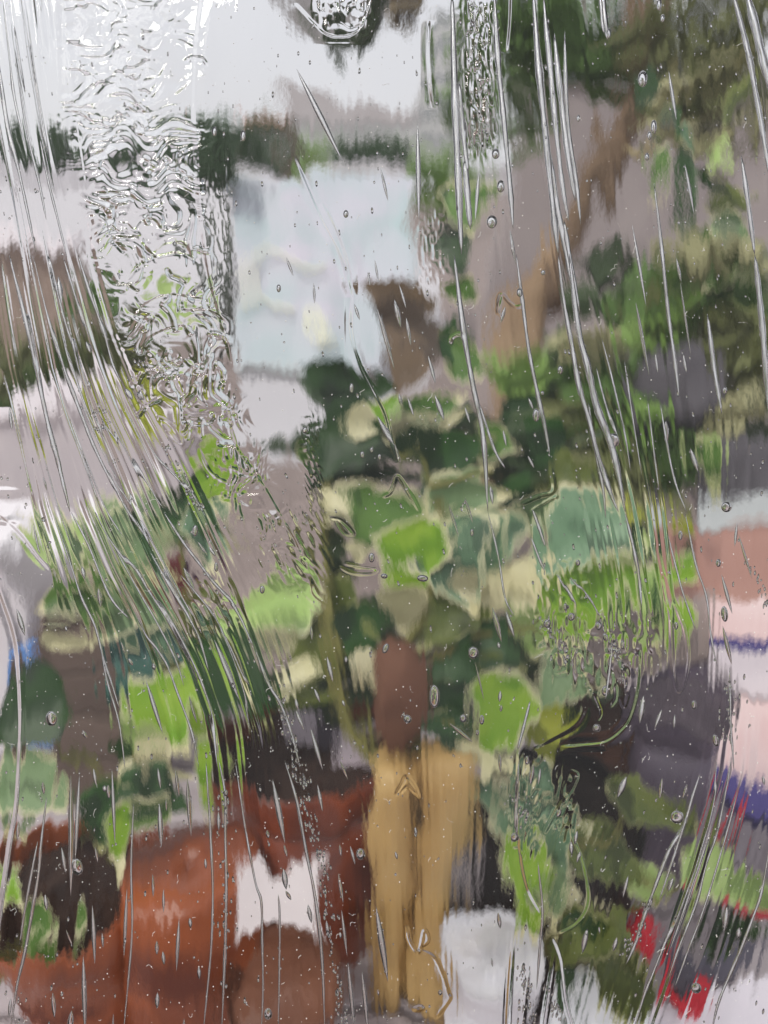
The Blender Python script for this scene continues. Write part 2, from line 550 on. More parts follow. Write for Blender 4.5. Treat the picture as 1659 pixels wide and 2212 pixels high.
for j in range(nz):
    for i in range(nx):
        k = j * (nx + 1) + i
        fs.append((k, k + 1, k + nx + 2, k + nx + 1))
MB().add(vs, fs).build('front_film', M_FILM, gh)
dp = Vector((0, .75, 0))
bl0, br0 = Vector((bl.x, bl.y, .02)), Vector((br_.x, br_.y, .02))
bk = tl.y + .75
vs = [bl, tl, tl + dp, Vector((bl.x, bk, .02)), bl0]
MB().add(vs, [(0, 1, 2, 3, 4)]).build('side_film', M_FILM, gh, False)
vs = [br_, trr, trr + dp, Vector((br_.x, bk, .02)), br0]
MB().add(vs, [(4, 3, 2, 1, 0)]).build('side_film', M_FILM, gh, False)
MB().add([tl, trr, trr + dp, tl + dp], [(0, 1, 2, 3)]).build('roof_film', M_FILM, gh, False)
MB().add([tl + dp, trr + dp, Vector((br_.x, bk, .02)), Vector((bl.x, bk, .02))], [(0, 1, 2, 3)]).build('back_film', M_FILM, gh, False)
for a_, b_ in ((bl0, tl), (br0, trr), (tl, trr), (bl, br_), (tl + dp, trr + dp), (tl, tl + dp), (trr, trr + dp), (tl + dp, Vector((bl.x, bk, 0))), (trr + dp, Vector((br_.x, bk, 0)))):
    MB().tube([a_, a_ * .5 + b_ * .5, b_], .013, 8).build('post', M_ALU, gh)


def onfilm(x, y, off):
    return P(x, y, D6 + (D7 - D6) * (805 - y) / 425 - off)


hs = thing('garden_hose', onfilm(620, 690, .1), 'loose loops of cream garden hose lying on the sloping front of the small greenhouse', 'hose')
hp = [(735, 580), (690, 592), (650, 575), (600, 545), (548, 552), (520, 595), (530, 640), (575, 668), (640, 690)]
MB().tube(smooth_path([tuple(onfilm(x, y, .12)) for x, y in hp], 6), .019, 10).build('loop', M_HOSE, hs)
hp = [(684, 690), (696, 702), (715, 725), (722, 748), (700, 744), (692, 715)]
MB().tube(smooth_path([tuple(onfilm(x, y, .12)) for x, y in hp], 6), .028, 10).build('loop', M_HOSE, hs)

# shade sail and overhanging twig at the top
M_SAIL = mat('grey shade cloth', srgb(140, 136, 136), srgb(158, 154, 154), 6, 0.8, 0.2, transl=.35)
s0, s1, s2 = P(560, -60, 3.2), P(758, 104, 3.0), P(960, -70, 3.2)
vs = []
for q in (s0, s1, s2):
    vs += [q, q + Vector((0, .02, .02))]
sail = mesh_obj('shade_sail', [v - s1 for v in vs], [(0, 2, 4), (5, 3, 1), (0, 1, 3, 2), (2, 3, 5, 4), (4, 5, 1, 0)], M_SAIL, None, False)
sail.location = s1
tag(sail, 'drooping corner of a grey shade cloth hanging against the sky', 'shade sail')
tw = thing('hanging_branch', P(770, -80, 2.2), 'dark leafy branch tip hanging down in front of the grey shade cloth', 'branch')
stem(tw, [(770, -150, 2.2), (755, -40, 2.2), (765, 60, 2.15)], .012, .004, 'twig', DBARK)
crown(tw, [(P(755, 10, 2.2), (.085, .06, .11))], 260, .05, F_DARK, 'leaves', 12)
t2 = thing('hanging_branch', P(870, -80, 2.6), 'brown withered leaf spray beside the right edge of the shade cloth', 'branch')
stem(t2, [(880, -120, 2.6), (868, 20, 2.6)], .01, .004, 'twig', BARK)
crown(t2, [(P(862, 5, 2.6), (.05, .04, .075))], 90, .06, mat('withered leaves', srgb(112, 100, 76), srgb(140, 124, 96), 6, .7, 0), 'leaves', 13)

# ------------------------------------------------------------------ rendered garden wall on the right
M_WALL = mat('grey mauve render', srgb(158, 148, 148), srgb(178, 168, 166), 2.0, 0.9, 0.4, 30)
yw = 4.7
xw0, xw1 = P(1058, 400, 5.0).x, 7.5
wl_ = thing('garden_wall', ((xw0 + xw1) / 2, yw, 0), 'grey mauve rendered garden wall behind the shrubs and tree', 'wall')
MB().box(((xw0 + xw1) / 2, yw + .12, 1.0), (xw1 - xw0, .24, 2.0), None, .01).build('render', M_WALL, wl_, False)
for k in range(9):
    MB().box((xw0 + .35 + k * .72, yw + .12, 2.03), (.70, .30, .06), None, .012).build('coping_stone', M_WALL, wl_, False)

# leaning tree in front of the wall
tr = thing('leaning_tree', Vector((P(1080, 940, 2.9).x, P(1080, 940, 2.9).y, 0)), 'leaning tree with a forked ochre trunk and dark leafy branches overhead', 'tree')
M_TAN = mat('ochre bark', srgb(136, 112, 86), srgb(156, 132, 104), 16, 0.75, 0.5, stretch=(1, 1, .3))


def limb(par, pts, r0, r1, m, name='limb'):
    w = smooth_path([tuple(P(*p)) for p in pts], 6)
    n = len(w)
    return MB().tube(w, [r0 + (r1 - r0) * i / (n - 1) + .004 * math.sin(i * 1.7) for i in range(n)], 12).build(name, m, par)


base = tr.location.copy()
w = smooth_path([tuple(base), tuple(P(1072, 1010, 2.9)), tuple(P(1085, 860, 2.9)), tuple(P(1105, 720, 2.9)), tuple(P(1150, 600, 2.9)), tuple(P(1195, 500, 2.95))], 5)
MB().tube(w, [.085 - .001 * i for i in range(len(w))], 12).build('trunk', M_TAN, tr)
limb(tr, [(1165, 610, 2.9), (1190, 640, 2.85), (1205, 560, 2.8), (1260, 420, 2.8), (1330, 260, 2.8), (1385, 90, 2.8), (1420, -60, 2.8)], .072, .05, M_TAN if False else BARK)
limb(tr, [(1310, 300, 2.8), (1420, 190, 2.75), (1540, 110, 2.7), (1680, 60, 2.7)], .03, .014, BARK)
limb(tr, [(1350, 200, 2.8), (1350, 60, 2.7), (1300, -60, 2.7)], .028, .016, BARK)
limb(tr, [(1300, 330, 2.8), (1390, 330, 2.7), (1470, 250, 2.6), (1600, 230, 2.6)], .022, .010, mat('pale twig', srgb(160, 146, 110), srgb(186, 172, 132), 20, .8, .3))
crown(tr, [(P(1150, 40, 2.9), (.22, .25, .17)), (P(1250, 70, 2.9), (.2, .25, .16)), (P(1120, 180, 3.0), (.12, .15, .24)), (P(1310, 130, 3.0), (.1, .2, .1)), (P(1030, 150, 3.0), (.06, .1, .3))], 1700, .075, F_GREEN, 'crown', 21)
crown(tr, [(P(1460, 60, 2.7), (.24, .2, .15)), (P(1590, 200, 2.6), (.2, .2, .22)), (P(1440, 190, 2.7), (.12, .15, .14)), (P(1620, 30, 2.6), (.2, .2, .15))], 1150, .075, F_OLIVE, 'crown', 22)
crown(tr, [(P(1500, 150, 2.5), (.2, .15, .05)), (P(1560, 270, 2.5), (.2, .15, .05)), (P(1420, 240, 2.5), (.06, .1, .12))], 130, .08, F_STRAW, 'dry_leaves', 23)

# hanging dark and bright leaves at upper right (a climber on the wall)
cl = thing('climbing_plant', Vector((P(1470, 560, 2.2).x, P(1470, 560, 2.2).y, 0)), 'climber with long hanging dark leaves and one bright leaf before the wall', 'climbing plant')
b = cl.location.copy()
w = smooth_path([tuple(b), tuple(P(1500, 900, 2.25)), tuple(P(1470, 640, 2.2)), tuple(P(1480, 400, 2.2)), tuple(P(1440, 240, 2.2))], 6)
MB().tube(w, [.014 - .00025 * i for i in range(len(w))], 8).build('stem', STEM, cl)
for (bx, by, tx, ty, ww, k) in [(1445, 215, 1478, 330, 70, 'D'), (1490, 340, 1470, 545, 60, 'D'), (1415, 330, 1432, 470, 44, 'M'), (1500, 265, 1520, 345, 70, 'T'), (1540, 520, 1480, 640, 90, 'M'),
                                (1640, 400, 1530, 470, 74, 'O'), (1560, 480, 1640, 545, 80, 'G'), (1600, 560, 1500, 640, 90, 'M'), (1380, 130, 1360, 240, 60, 'E'), (1405, 290, 1400, 335, 34, 'O'),
                                (1640, 180, 1600, 280, 70, 'O'), (1620, 300, 1560, 380, 60, 'P'), (1530, 380, 1590, 420, 50, 'E'), (1650, 600, 1580, 690, 80, 'M')]:
    leaf(cl, bx, by, tx, ty, ww, k, 2.15 + random.uniform(-.1, .1), random.uniform(-.05, .05), random.uniform(-.4, .4))

# shrubs in the middle right
sh = thing('broad_shrub', Vector((P(1300, 900, 2.3).x, P(1300, 900, 2.3).y, 0)), 'broad mixed green shrub filling the bed below the wall', 'shrub')
b = sh.location.copy()
for q in ((1200, 800), (1330, 700), (1430, 820), (1550, 800)):
    w = smooth_path([tuple(b), tuple((b + P(q[0], q[1], 2.35)) / 2 + Vector((0, .05, .05))), tuple(P(q[0], q[1], 2.35))], 5)
    MB().tube(w, [.018 - .0008 * i for i in range(len(w))], 8).build('stem', DBARK, sh)
crown(sh, [(P(1330, 640, 2.4), (.15, .1, .06)), (P(1330, 575, 2.5), (.14, .1, .045)), (P(1200, 860, 2.3), (.16, .15, .2)), (P(1300, 1000, 2.2), (.3, .15, .12)), (P(1500, 720, 2.4), (.2, .1, .2)), (P(1590, 900, 2.3), (.17, .1, .25))], 1700, .07, F_DARK, 'crown', 31)
crown(sh, [(P(1230, 790, 2.2), (.14, .1, .10)), (P(1180, 980, 2.1), (.14, .1, .12)), (P(1340, 880, 2.1), (.2, .1, .14)), (P(1450, 640, 2.2), (.18, .1, .1)), (P(1610, 610, 2.2), (.1, .1, .14)), (P(1480, 960, 2.1), (.1, .1, .1))], 900, .075, F_GREEN, 'crown', 32)
crown(sh, [(P(1250, 920, 2.1), (.2, .1, .12)), (P(1600, 760, 2.1), (.15, .1, .14)), (P(1400, 720, 2.2), (.12, .1, .12)), (P(1320, 1040, 2.0), (.16, .1, .08))], 700, .075, F_OLIVE, 'crown', 33)
crown(sh, [(P(1390, 890, 2.0), (.07, .06, .07)), (P(1440, 690, 2.1), (.09, .06, .05)), (P(1120, 800, 2.1), (.05, .06, .07))], 130, .08, F_LIME, 'young_leaves', 34)
crown(sh, [(P(1610, 900, 2.0), (.07, .06, .05)), (P(1560, 560, 2.1), (.14, .06, .05)), (P(1300, 720, 2.1), (.14, .06, .03)), (P(1160, 1000, 2.0), (.06, .06, .04))], 130, .085, F_STRAW, 'dry_leaves', 35)

# two dark stones / bins behind the shrub
M_DGREY = mat('dark grey stone', srgb(70, 66, 70), srgb(96, 92, 96), 8, 0.8, 0.4)
for (x, y, r, d, lab) in [(1460, 850, .11, 2.05, 'upper dark grey rounded stone half hidden in the shrub'), (1600, 1040, .10, 1.95, 'lower dark grey rounded stone at the right of the shrub')]:
    c = P(x, y, d)
    vs, fs = [], []
    nu, nv = 16, 10
    for j in range(nv + 1):
        for i in range(nu):
            th, ph = 2 * math.pi * i / nu, math.pi * j / nv
            rr = r * (1 + .12 * math.sin(3 * th + 2 * ph) + .08 * math.sin(5 * ph + th))
            vs.append(Vector((rr * math.cos(th) * math.sin(ph) * 1.1, rr * math.sin(th) * math.sin(ph), rr * math.cos(ph) * 1.15)))
    for j in range(nv):
        for i in range(nu):
            k = (i + 1) % nu
            fs.append((j * nu + i, (j + 1) * nu + i, (j + 1) * nu + k, j * nu + k))
    o = mesh_obj('garden_stone', vs, fs, M_DGREY)
    o.location = c
    tag(o, lab, 'stone', 'stones in the bed')

# left-hand bed: olive shrub, pale trough, small yellow bush
lsh = thing('olive_shrub', Vector((P(70, 800, 4.0).x, P(70, 800, 4.0).y, 0)), 'low olive green shrub at the left behind the streaked glass', 'shrub')
b = lsh.location.copy()
MB().tube([tuple(b), tuple(P(70, 800, 4.0))], [.03, .02], 8).build('stem', DBARK, lsh)
crown(lsh, [(P(40, 790, 4.0), (.4, .2, .2)), (P(190, 780, 4.1), (.25, .2, .18)), (P(300, 760, 4.3), (.25, .2, .12))], 900, .11, F_OLIVE, 'crown', 41)
crown(lsh, [(P(60, 830, 3.9), (.3, .15, .12)), (P(220, 650, 4.1), (.2, .15, .12))], 230, .11, F_GREEN, 'young_leaves', 42)
M_STONE = mat('pale lavender stone', srgb(206, 198, 202), srgb(220, 212, 214), 5, 0.8, 0.3)
c = P(110, 945, 3.6)
tro = thing('stone_trough', (c.x, c.y, 0), 'long pale stone trough standing in front of the olive shrub', 'trough')
MB().box((c.x, c.y, c.z / 2 + .1), (1.3, .3, c.z + .1), None, .03).build('body', M_STONE, tro, False)
MB().box((c.x, c.y, c.z + .165), (1.36, .36, .06), None, .02).build('rim', M_STONE, tro, False)
c = P(40, 660, 4.6)
M_BRN = mat('mauve brown boards', srgb(156, 138, 126), srgb(176, 156, 144), 4, 0.8, 0.3, stretch=(1, 1, 6))
shd = thing('low_shed', (c.x - .3, c.y + .4, 0), 'low mauve brown wooden store at the far left', 'shed')
for k in range(7):
    MB().box((c.x - .4 + (.004 if k % 2 else 0), c.y + .4, .1 + k * .15), (1.2, .5, .145), None, .012).build('board', M_BRN, shd, False)
MB().box((c.x - .4, c.y + .4, 1.07), (1.32, .62, .05), None, .01).build('roof', M_STONE, shd, False)

# ================================================================== potting bench
TZ = 0.45
M_BENCH = mat('weathered grey mauve boards', srgb(164, 154, 156), srgb(188, 178, 180), 7, 0.75, 0.35, stretch=(.25, 3, 3))
bench = thing('potting_bench', (0.15, .85, 0), 'weathered grey slatted bench carrying the pots and packets', 'bench')
for k in range(8):
    MB().box((0.15 + random.uniform(-.02, .02), .26 + k * .172, TZ - .015 + random.uniform(-.002, .002)), (2.9, .16, .03), Matrix.Rotation(random.uniform(-.004, .004), 3, 'Z'), .005).build('plank', M_BENCH, bench, False)
for xx in (-1.15, 1.45):
    MB().box((xx, .86, TZ - .065), (.07, 1.3, .07), None, .006).build('bearer', M_BENCH, bench, False)
    for yy in (.3, 1.4):
        MB().box((xx, yy, .176), (.075, .075, .352), None, .006).build('leg', M_BENCH, bench, False)


def pot(name, x, y, rpx, d, h, m, label, cat='pot', soil=True, soil_m=None, taper=.72, rimh=.16, rimo=1.08, lean=None, group=None, soil_low=.12, wall=.05):
    """Round pot whose rim is centred on (x, y), d away."""
    c = P(x, y, d)
    r = rpx / FPX * d
    base = Vector((c.x, c.y, c.z - h))
    t = thing(name, base, label, cat, group)
    rb = r * taper
    rr = r
    body = [(rb * .3, 0.0), (rb * .96, 0), (rb, .006), (r * .93, h * (1 - rimh)), (r * .93, h * (1 - rimh))]
    MB().lathe(base, body, 48, lean).build('body', m, t)
    rim = [(r * .93, h * (1 - rimh) - .001), (rr * .99, h * (1 - rimh)), (rr, h * (1 - rimh) + .006), (rr, h - .006), (rr * .985, h), (rr * (1 - wall) + .003, h), (rr * (1 - wall), h - .008), (rr * (1 - wall) * .97, h * .72)]
    MB().lathe(base, rim, 48, lean).build('rim', m, t)
    if soil:
        n, rings = 28, 6
        zs = h * (1 - soil_low)
        ax = lean or Vector((0, 0, 1))
        rot = Vector((0, 0, 1)).rotation_difference(ax).to_matrix()
        vs, fs = [base + rot @ Vector((0, 0, zs + .012))], []
        for q in range(1, rings + 1):
            for k in range(n):
                an = 2 * math.pi * k / n
                rad = r * .94 * q / rings
                vs.append(base + rot @ Vector((rad * math.cos(an), rad * math.sin(an), zs + .012 * (1 - q / rings) + random.uniform(-.005, .005))))
        for k in range(n):
            fs.append((0, 1 + k, 1 + (k + 1) % n))
        for q in range(rings - 1):
            for k in range(n):
                j = (k + 1) % n
                fs.append((1 + q * n + k, 1 + (q + 1) * n + k, 1 + (q + 1) * n + j, 1 + q * n + j))
        MB().add(vs, fs).build('soil', soil_m or SOIL, t)
    return t


potA = pot('terracotta_pot', 165, 1885, 185, 1.02, .36, TERRA, 'large orange terracotta pot at lower left, brown soil inside', group='terracotta pots on the bench')
c = P(405, 1870, .97)
r_ = 112 / FPX * .97
up_ = thing('upturned_pot', (c.x, c.y, TZ), 'orange terracotta pot standing upside down between the two upright pots', 'pot', 'terracotta pots on the bench')
hh = c.z - TZ
MB().lathe((c.x, c.y, TZ), [(r_ * 1.62, 0), (r_ * 1.62, hh * .16), (r_ * 1.6, hh * .17), (r_ * 1.5, hh * .18), (r_ * 1.06, hh * .965), (r_ * 1.0, hh * .99), (r_ * .9, hh), (r_ * .12, hh), (r_ * .11, hh - .01), (.0005, hh - .01)], 48).build('body', TERRA, up_)
potB = pot('terracotta_pot', 640, 1585, 205, 1.13, .40, TERRA_D, 'dark red terracotta pot behind the white card and the plant tags', taper=.97, group='terracotta pots on the bench')
# white card on pot B
c = P(592, 1930, .865)
M_CARD = mat('white card', srgb(206, 197, 198), srgb(222, 214, 214), 10, 0.6, 0.05)
card = MB()
q0, q1, q2, q3 = P(494, 1846, .865), P(692, 1858, .865), P(690, 2016, .865), P(496, 2012, .865)
nrm = (CAM - c).normalized() * .0018
top_ = [(494, 1838), (508, 1872), (522, 1848), (540, 1862), (556, 1880), (575, 1908), (592, 1900), (612, 1896), (628, 1882), (640, 1856), (655, 1868), (672, 1850), (690, 1842)]
bot_ = [(492, 2040), (510, 2006), (528, 2014), (548, 1992), (566, 2000), (586, 1988), (604, 2004), (622, 1996), (640, 2016), (656, 2008), (670, 2024), (684, 2020), (694, 2044)]
tp, bt = [P(x, y, .865) for x, y in top_], [P(x, y, .865) for x, y in bot_]
k_ = len(tp)
fr = tp + bt
fs_ = []
for i in range(k_ - 1):
    fs_ += [(i, k_ + i, k_ + i + 1, i + 1), (2 * k_ + i, 2 * k_ + i + 1, 3 * k_ + i + 1, 3 * k_ + i), (i, i + 1, 2 * k_ + i + 1, 2 * k_ + i), (k_ + i, 3 * k_ + i, 3 * k_ + i + 1, k_ + i + 1)]
fs_ += [(0, 2 * k_, 3 * k_, k_), (k_ - 1, 2 * k_ - 1, 4 * k_ - 1, 3 * k_ - 1)]
card.add(fr + [v - nrm for v in fr], fs_)
co = card.build('plant_card', M_CARD, None, False)
tag(co, 'blank white card with torn edges propped up before the two terracotta pots', 'card')
# brown block below the card: small clay saucer stack
pot('clay_bowl', 600, 2120, 135, .93, .10, mat('brown clay', srgb(100, 62, 46), srgb(126, 84, 64), 8, .5, .2), 'shallow brown clay bowl below the white card', 'bowl', soil_low=.25, taper=.8, rimh=.3, soil_m=mat('brown clay', None))
# lavender and dark tags behind pot B's plant
for (x, y, w_, h_, d, m_, lab) in [(660, 1560, 70, 95, 1.17, mat('lavender plastic', srgb(196, 184, 196), srgb(206, 196, 206), 9, .5, 0), 'lavender plant tag stuck in the dark red pot'),
                                   (728, 1568, 62, 110, 1.16, mat('dark violet plastic', srgb(66, 58, 68), srgb(82, 72, 84), 9, .5, 0), 'dark violet plant tag beside the lavender one'),
                                   (766, 1608, 48, 80, 1.12, mat('lavender plastic', None), 'small lavender tag next to the tan pole')]:
    c = P(x, y, d)
    o = MB().box(c, (w_ / FPX * d, .003, h_ / FPX * d * 1.2), Matrix.Rotation(-.4, 3, 'X'), .0012).build('plant_tag', m_, None, False)
    tag(o, lab, 'plant tag')

# tan pole: two bound canes
M_CANE = mat('tan cane', srgb(182, 146, 88), srgb(206, 174, 116), 11, 0.5, 0.35, 20, stretch=(1, 1, .25))
M_CANE2 = mat('dark cane gap', srgb(84, 66, 34), srgb(108, 86, 48), 20, .8, .3)  # dark tone stands in for the shaded gap between the canes
ptop, pb = P(912, 1640, .93), None
pole = thing('plant_pole', (ptop.x, ptop.y, TZ), 'thick tan pole of two bound canes carrying the ivy', 'pole')
for (x, r, dz) in ((850, .031, 0), (972, .034, .015)):
    c = P(x, 1650, .93)
    pts, rad = [], []
    for k in range(15):
        z = c.z + dz - (c.z - TZ) * k / 14
        pts.append((c.x + .003 * math.sin(k * 1.1 + x), c.y, z))
        rad.append(r * (1 + .07 * math.sin(k * 2.1 + x)) + (.004 if k in (4, 9) else 0))
    MB().tube(pts, rad, 20).build('cane', M_CANE, pole)
c = P(905, 1660, .945)
MB().tube([(c.x, c.y + .008, c.z), (c.x + .002, c.y + .008, (c.z + TZ) / 2), (c.x, c.y + .008, TZ)], .017, 10).build('gap_strip', M_CANE2, pole)  # dark filler tube added in the gap between the canes

# brown knobbly stem head above the pole
M_BROWN = mat('red brown fibre', srgb(98, 64, 46), srgb(120, 82, 62), 14, .8, .4)
kn = thing('fibre_ball', P(858, 1640, .97), 'red brown coir ball tied on top of the tan pole', 'coir ball')
vs, fs = [], []
c = P(858, 1510, .955)
nu, nv = 20, 14
rx, rz = 78 / FPX, 150 / FPX
for j in range(nv + 1):
    for i in range(nu):
        th, ph = 2 * math.pi * i / nu, math.pi * j / nv
        k = (1 + .05 * math.sin(4 * th + 3 * ph)) * (1 - .28 * (j / nv) ** 2)
        vs.append(c + Vector((rx * k * math.cos(th) * math.sin(ph), rx * k * math.sin(th) * math.sin(ph), rz * math.cos(ph))))
for j in range(nv):
    for i in range(nu):
        k = (i + 1) % nu
        fs.append((j * nu + i, (j + 1) * nu + i, (j + 1) * nu + k, j * nu + k))
MB().add(vs, fs).build('coir', M_BROWN, kn)

# black nursery pot, white pot, purple pot, coir planter
M_BLACK = mat('black plastic', srgb(36, 31, 31), srgb(50, 43, 42), 6, .6, .1, spec=.2)
pot('nursery_pot', 1215, 1745, 192, 1.08, .38, M_BLACK, 'black plastic nursery pot with dark soil right of the pole', soil_m=mat('dark soil', srgb(38, 32, 30), srgb(54, 46, 42), 50, .95, .8, spec=.1), soil_low=.06, rimh=.1, taper=.9)
M_WHITE = mat('white glaze', srgb(244, 242, 246), srgb(248, 246, 250), 5, .3, .04)
pot('white_pot', 1068, 2052, 104, .94, .27, M_WHITE, 'glossy white ceramic pot filled with white gravel in front of the black nursery pot', soil_m=mat('white gravel', srgb(244, 241, 246), srgb(252, 250, 252), 60, .8, .6), soil_low=.05, taper=.8, rimh=.08, rimo=1.0)
M_PURP = mat('purple grey glaze', srgb(84, 74, 88), srgb(118, 106, 122), 4, .35, .1)
pot('glazed_pot', 1480, 1512, 112, 1.2, .30, M_PURP, 'purple grey glazed pot near the right edge', soil_m=mat('coarse brown bark', srgb(74, 64, 72), srgb(104, 92, 100), 60, .9, .8), soil_low=.05, taper=.98, rimh=.1)
pot('coir_planter', 1262, 1505, 118, 1.26, .24, mat('dark coir', srgb(84, 54, 40), srgb(106, 72, 54), 24, .9, .6), 'low dark brown coir planter behind the black nursery pot', soil_low=.03, taper=.9)

# left crate, white box with blue edge
M_CRATE = mat('dark brown boards', srgb(96, 82, 74), srgb(120, 104, 94), 8, .8, .35, stretch=(.3, 3, 3))
c0, c1 = P(85, 1390, 1.35), P(250, 1650, 1.35)
cr = thing('wooden_crate', ((c0.x + c1.x) / 2, c0.y + .1, TZ), 'dark brown wooden crate behind the large orange pot', 'crate')
zt = P(160, 1400, 1.3).z
n = 4
for k in range(n):
    hh = (zt - TZ) / n
    MB().box(((c0.x + c1.x) / 2, c0.y, TZ + hh * (k + .5)), (c1.x - c0.x, .016, hh - .008), None, .003).build('slat', M_CRATE, cr, False)
    MB().box(((c0.x + c1.x) / 2, c0.y + .2, TZ + hh * (k + .5)), (c1.x - c0.x, .016, hh - .008), None, .003).build('slat', M_CRATE, cr, False)
for xx in (c0.x - .01, c1.x + .01):
    MB().box((xx, c0.y + .1, (TZ + zt) / 2), (.02, .22, zt - TZ), None, .003).build('end_board', M_CRATE, cr, False)
M_WBOX = mat('white corrugated plastic', srgb(226, 220, 224), srgb(234, 230, 232), 7, .6, .15)
M_BLUE = mat('blue edging', srgb(92, 138, 204), srgb(112, 156, 214), 7, .5, .05)
b0, b1 = P(-130, 1160, 1.5), P(62, 1480, 1.5)
wb = thing('white_box', ((b0.x + b1.x) / 2, b0.y + .15, TZ), 'tall white plastic box with a blue corner strip at the left edge', 'box')
zt = P(0, 1165, 1.5).z
MB().box(((b0.x + b1.x) / 2 - .005, b1.y + .16, (TZ + zt) / 2), (b1.x - b0.x - .01, .3, zt - TZ), None, .012).build('body', M_WBOX, wb, False)
zb2 = P(60, 1365, 1.5).z
MB().box((b1.x + .008, b1.y + .004, (TZ + zb2) / 2), (.036, .02, zb2 - TZ), None, .004).build('corner_strip', M_BLUE, wb, False)

# packets, tools and trays at lower right
M_PINK = mat('pink paper', srgb(204, 170, 168), srgb(222, 200, 198), 6, .6, .05)
M_NAVY = mat('navy paper', srgb(58, 50, 108), srgb(72, 62, 122), 9, .6, .05)
M_RED = mat('red plastic', srgb(186, 28, 44), srgb(200, 40, 56), 9, .4, .04)
M_LAV = mat('lavender white paper', srgb(222, 214, 222), srgb(232, 226, 232), 9, .6, .05)
M_GREYP = mat('grey plastic', srgb(124, 116, 122), srgb(146, 138, 144), 9, .5, .05)
M_BRICK = mat('brown pink clay', srgb(156, 116, 104), srgb(178, 138, 126), 7, .8, .3)


def slab(name, corners, th, m, label, cat, parent=None):
    """A flat packet or board from four picture corners, each (x, y, d)."""
    q = [P(*c) for c in corners]
    nn = (q[1] - q[0]).cross(q[3] - q[0]).normalized()
    if nn.dot(CAM - q[0]) < 0:
        nn = -nn
    vs = q + [v - nn * th for v in q]
    o = MB().add(vs, [(0, 3, 2, 1), (4, 5, 6, 7), (0, 1, 5, 4), (1, 2, 6, 5), (2, 3, 7, 6), (3, 0, 4, 7)]).build(name, m, parent, False)
    if parent is None:
        tag(o, label, cat)
    return o


br = thing('clay_block', P(1580, 1280, 1.75), 'brown pink clay block behind the pink packet', 'block')
slab('face', [(1478, 1120, 1.75), (1720, 1100, 1.75), (1720, 1300, 1.7), (1490, 1300, 1.7)], .12, M_BRICK, '', '', br)
slab('cap', [(1520, 1062, 1.8), (1730, 1058, 1.8), (1730, 1118, 1.74), (1500, 1122, 1.74)], .10, mat('pale grey cap', srgb(160, 164, 164), srgb(178, 180, 180), 6, .7, .2), '', '', br)
pk = thing('seed_packet', P(1640, 1460, 1.45), 'pink and lavender packet with a navy line at the right edge', 'packet')
slab('upper_panel', [(1566, 1300, 1.5), (1740, 1285, 1.5), (1740, 1378, 1.47), (1575, 1392, 1.47)], .03, M_PINK, '', '', pk)
slab('navy_line', [(1575, 1394, 1.469), (1740, 1380, 1.469), (1740, 1402, 1.462), (1580, 1418, 1.462)], .03, M_NAVY, '', '', pk)
slab('lower_panel', [(1580, 1420, 1.461), (1740, 1404, 1.461), (1740, 1500, 1.42), (1588, 1510, 1.42)], .03, mat('lavender grey paper', srgb(186, 176, 182), srgb(204, 194, 198), 9, .6, .05), '', '', pk)
slab('seed_sack', [(1584, 1520, 1.38), (1760, 1505, 1.38), (1760, 1690, 1.30), (1590, 1676, 1.30)], .05, M_PINK, 'pale pink paper sack between the packet and the navy box', 'sack')
slab('navy_box', [(1592, 1676, 1.26), (1770, 1692, 1.26), (1770, 1752, 1.22), (1598, 1742, 1.22)], .04, M_NAVY, 'dark navy flat box under the pink sack', 'box')
slab('mauve_box', [(1478, 1285, 1.6), (1572, 1275, 1.6), (1584, 1440, 1.52), (1490, 1448, 1.52)], .05, M_GROUND, 'mauve brown cardboard box left of the pink packet', 'box')
for (x0, y0, x1, y1, d, r, lab) in [(1366, 2058, 1412, 1974, 1.02, .016, 'short thick red tool handle beside the white pot'), (1555, 1960, 1700, 1985, 1.08, .006, 'thin dark red rod lying at the right edge'), (1530, 1900, 1592, 1690, 1.15, .008, 'dark red rod behind the bright leaf')]:
    o = thing('red_rod', P((x0 + x1) / 2, (y0 + y1) / 2, d), lab, 'tool')
    MB().tube([P(x0, y0, d), P((x0 * .9 + x1 * .1), (y0 * .9 + y1 * .1), d), P((x0 * .1 + x1 * .9), (y0 * .1 + y1 * .9), d), P(x1, y1, d)], [r * .8, r, r, r * .8], 12).build('grip', M_RED, o)
    MB().tube([P(x1, y1, d), P(x1 + (x1 - x0) * .15, y1 + (y1 - y0) * .15, d)], r * .4, 8).build('shank', M_GREYP, o)
rd = thing('red_scoop', P(1500, 2120, 1.0), 'bright red plastic scoop lying on the pale tray', 'scoop')
MB().add([P(1452, 2122, .99), P(1500, 2080, 1.02), P(1556, 2096, 1.02), P(1548, 2150, .98), P(1490, 2164, .97), P(1440, 2150, .98)] + [P(1452, 2122, .99) - Vector((0, 0, .03)), P(1500, 2080, 1.02) - Vector((0, 0, .03)), P(1556, 2096, 1.02) - Vector((0, 0, .03)), P(1548, 2150, .98) - Vector((0, 0, .03)), P(1490, 2164, .97) - Vector((0, 0, .03)), P(1440, 2150, .98) - Vector((0, 0, .03))],
         [(5, 4, 3, 2, 1, 0), (0, 1, 7, 6), (1, 2, 8, 7), (2, 3, 9, 8), (3, 4, 10, 9), (4, 5, 11, 10), (5, 0, 6, 11), (6, 7, 8, 9, 10, 11)]).build('bowl', M_RED, rd, False)
MB().tube([P(1460, 2140, .985), P(1410, 2110, 1.0)], .010, 10).build('handle', M_RED, rd)
slab('white_tile', [(1205, 2118, .97), (1352, 2112, .97), (1368, 2260, .92), (1200, 2260, .92)], .014, M_WHITE, 'glossy white tile lying beside the low ivy', 'tile')
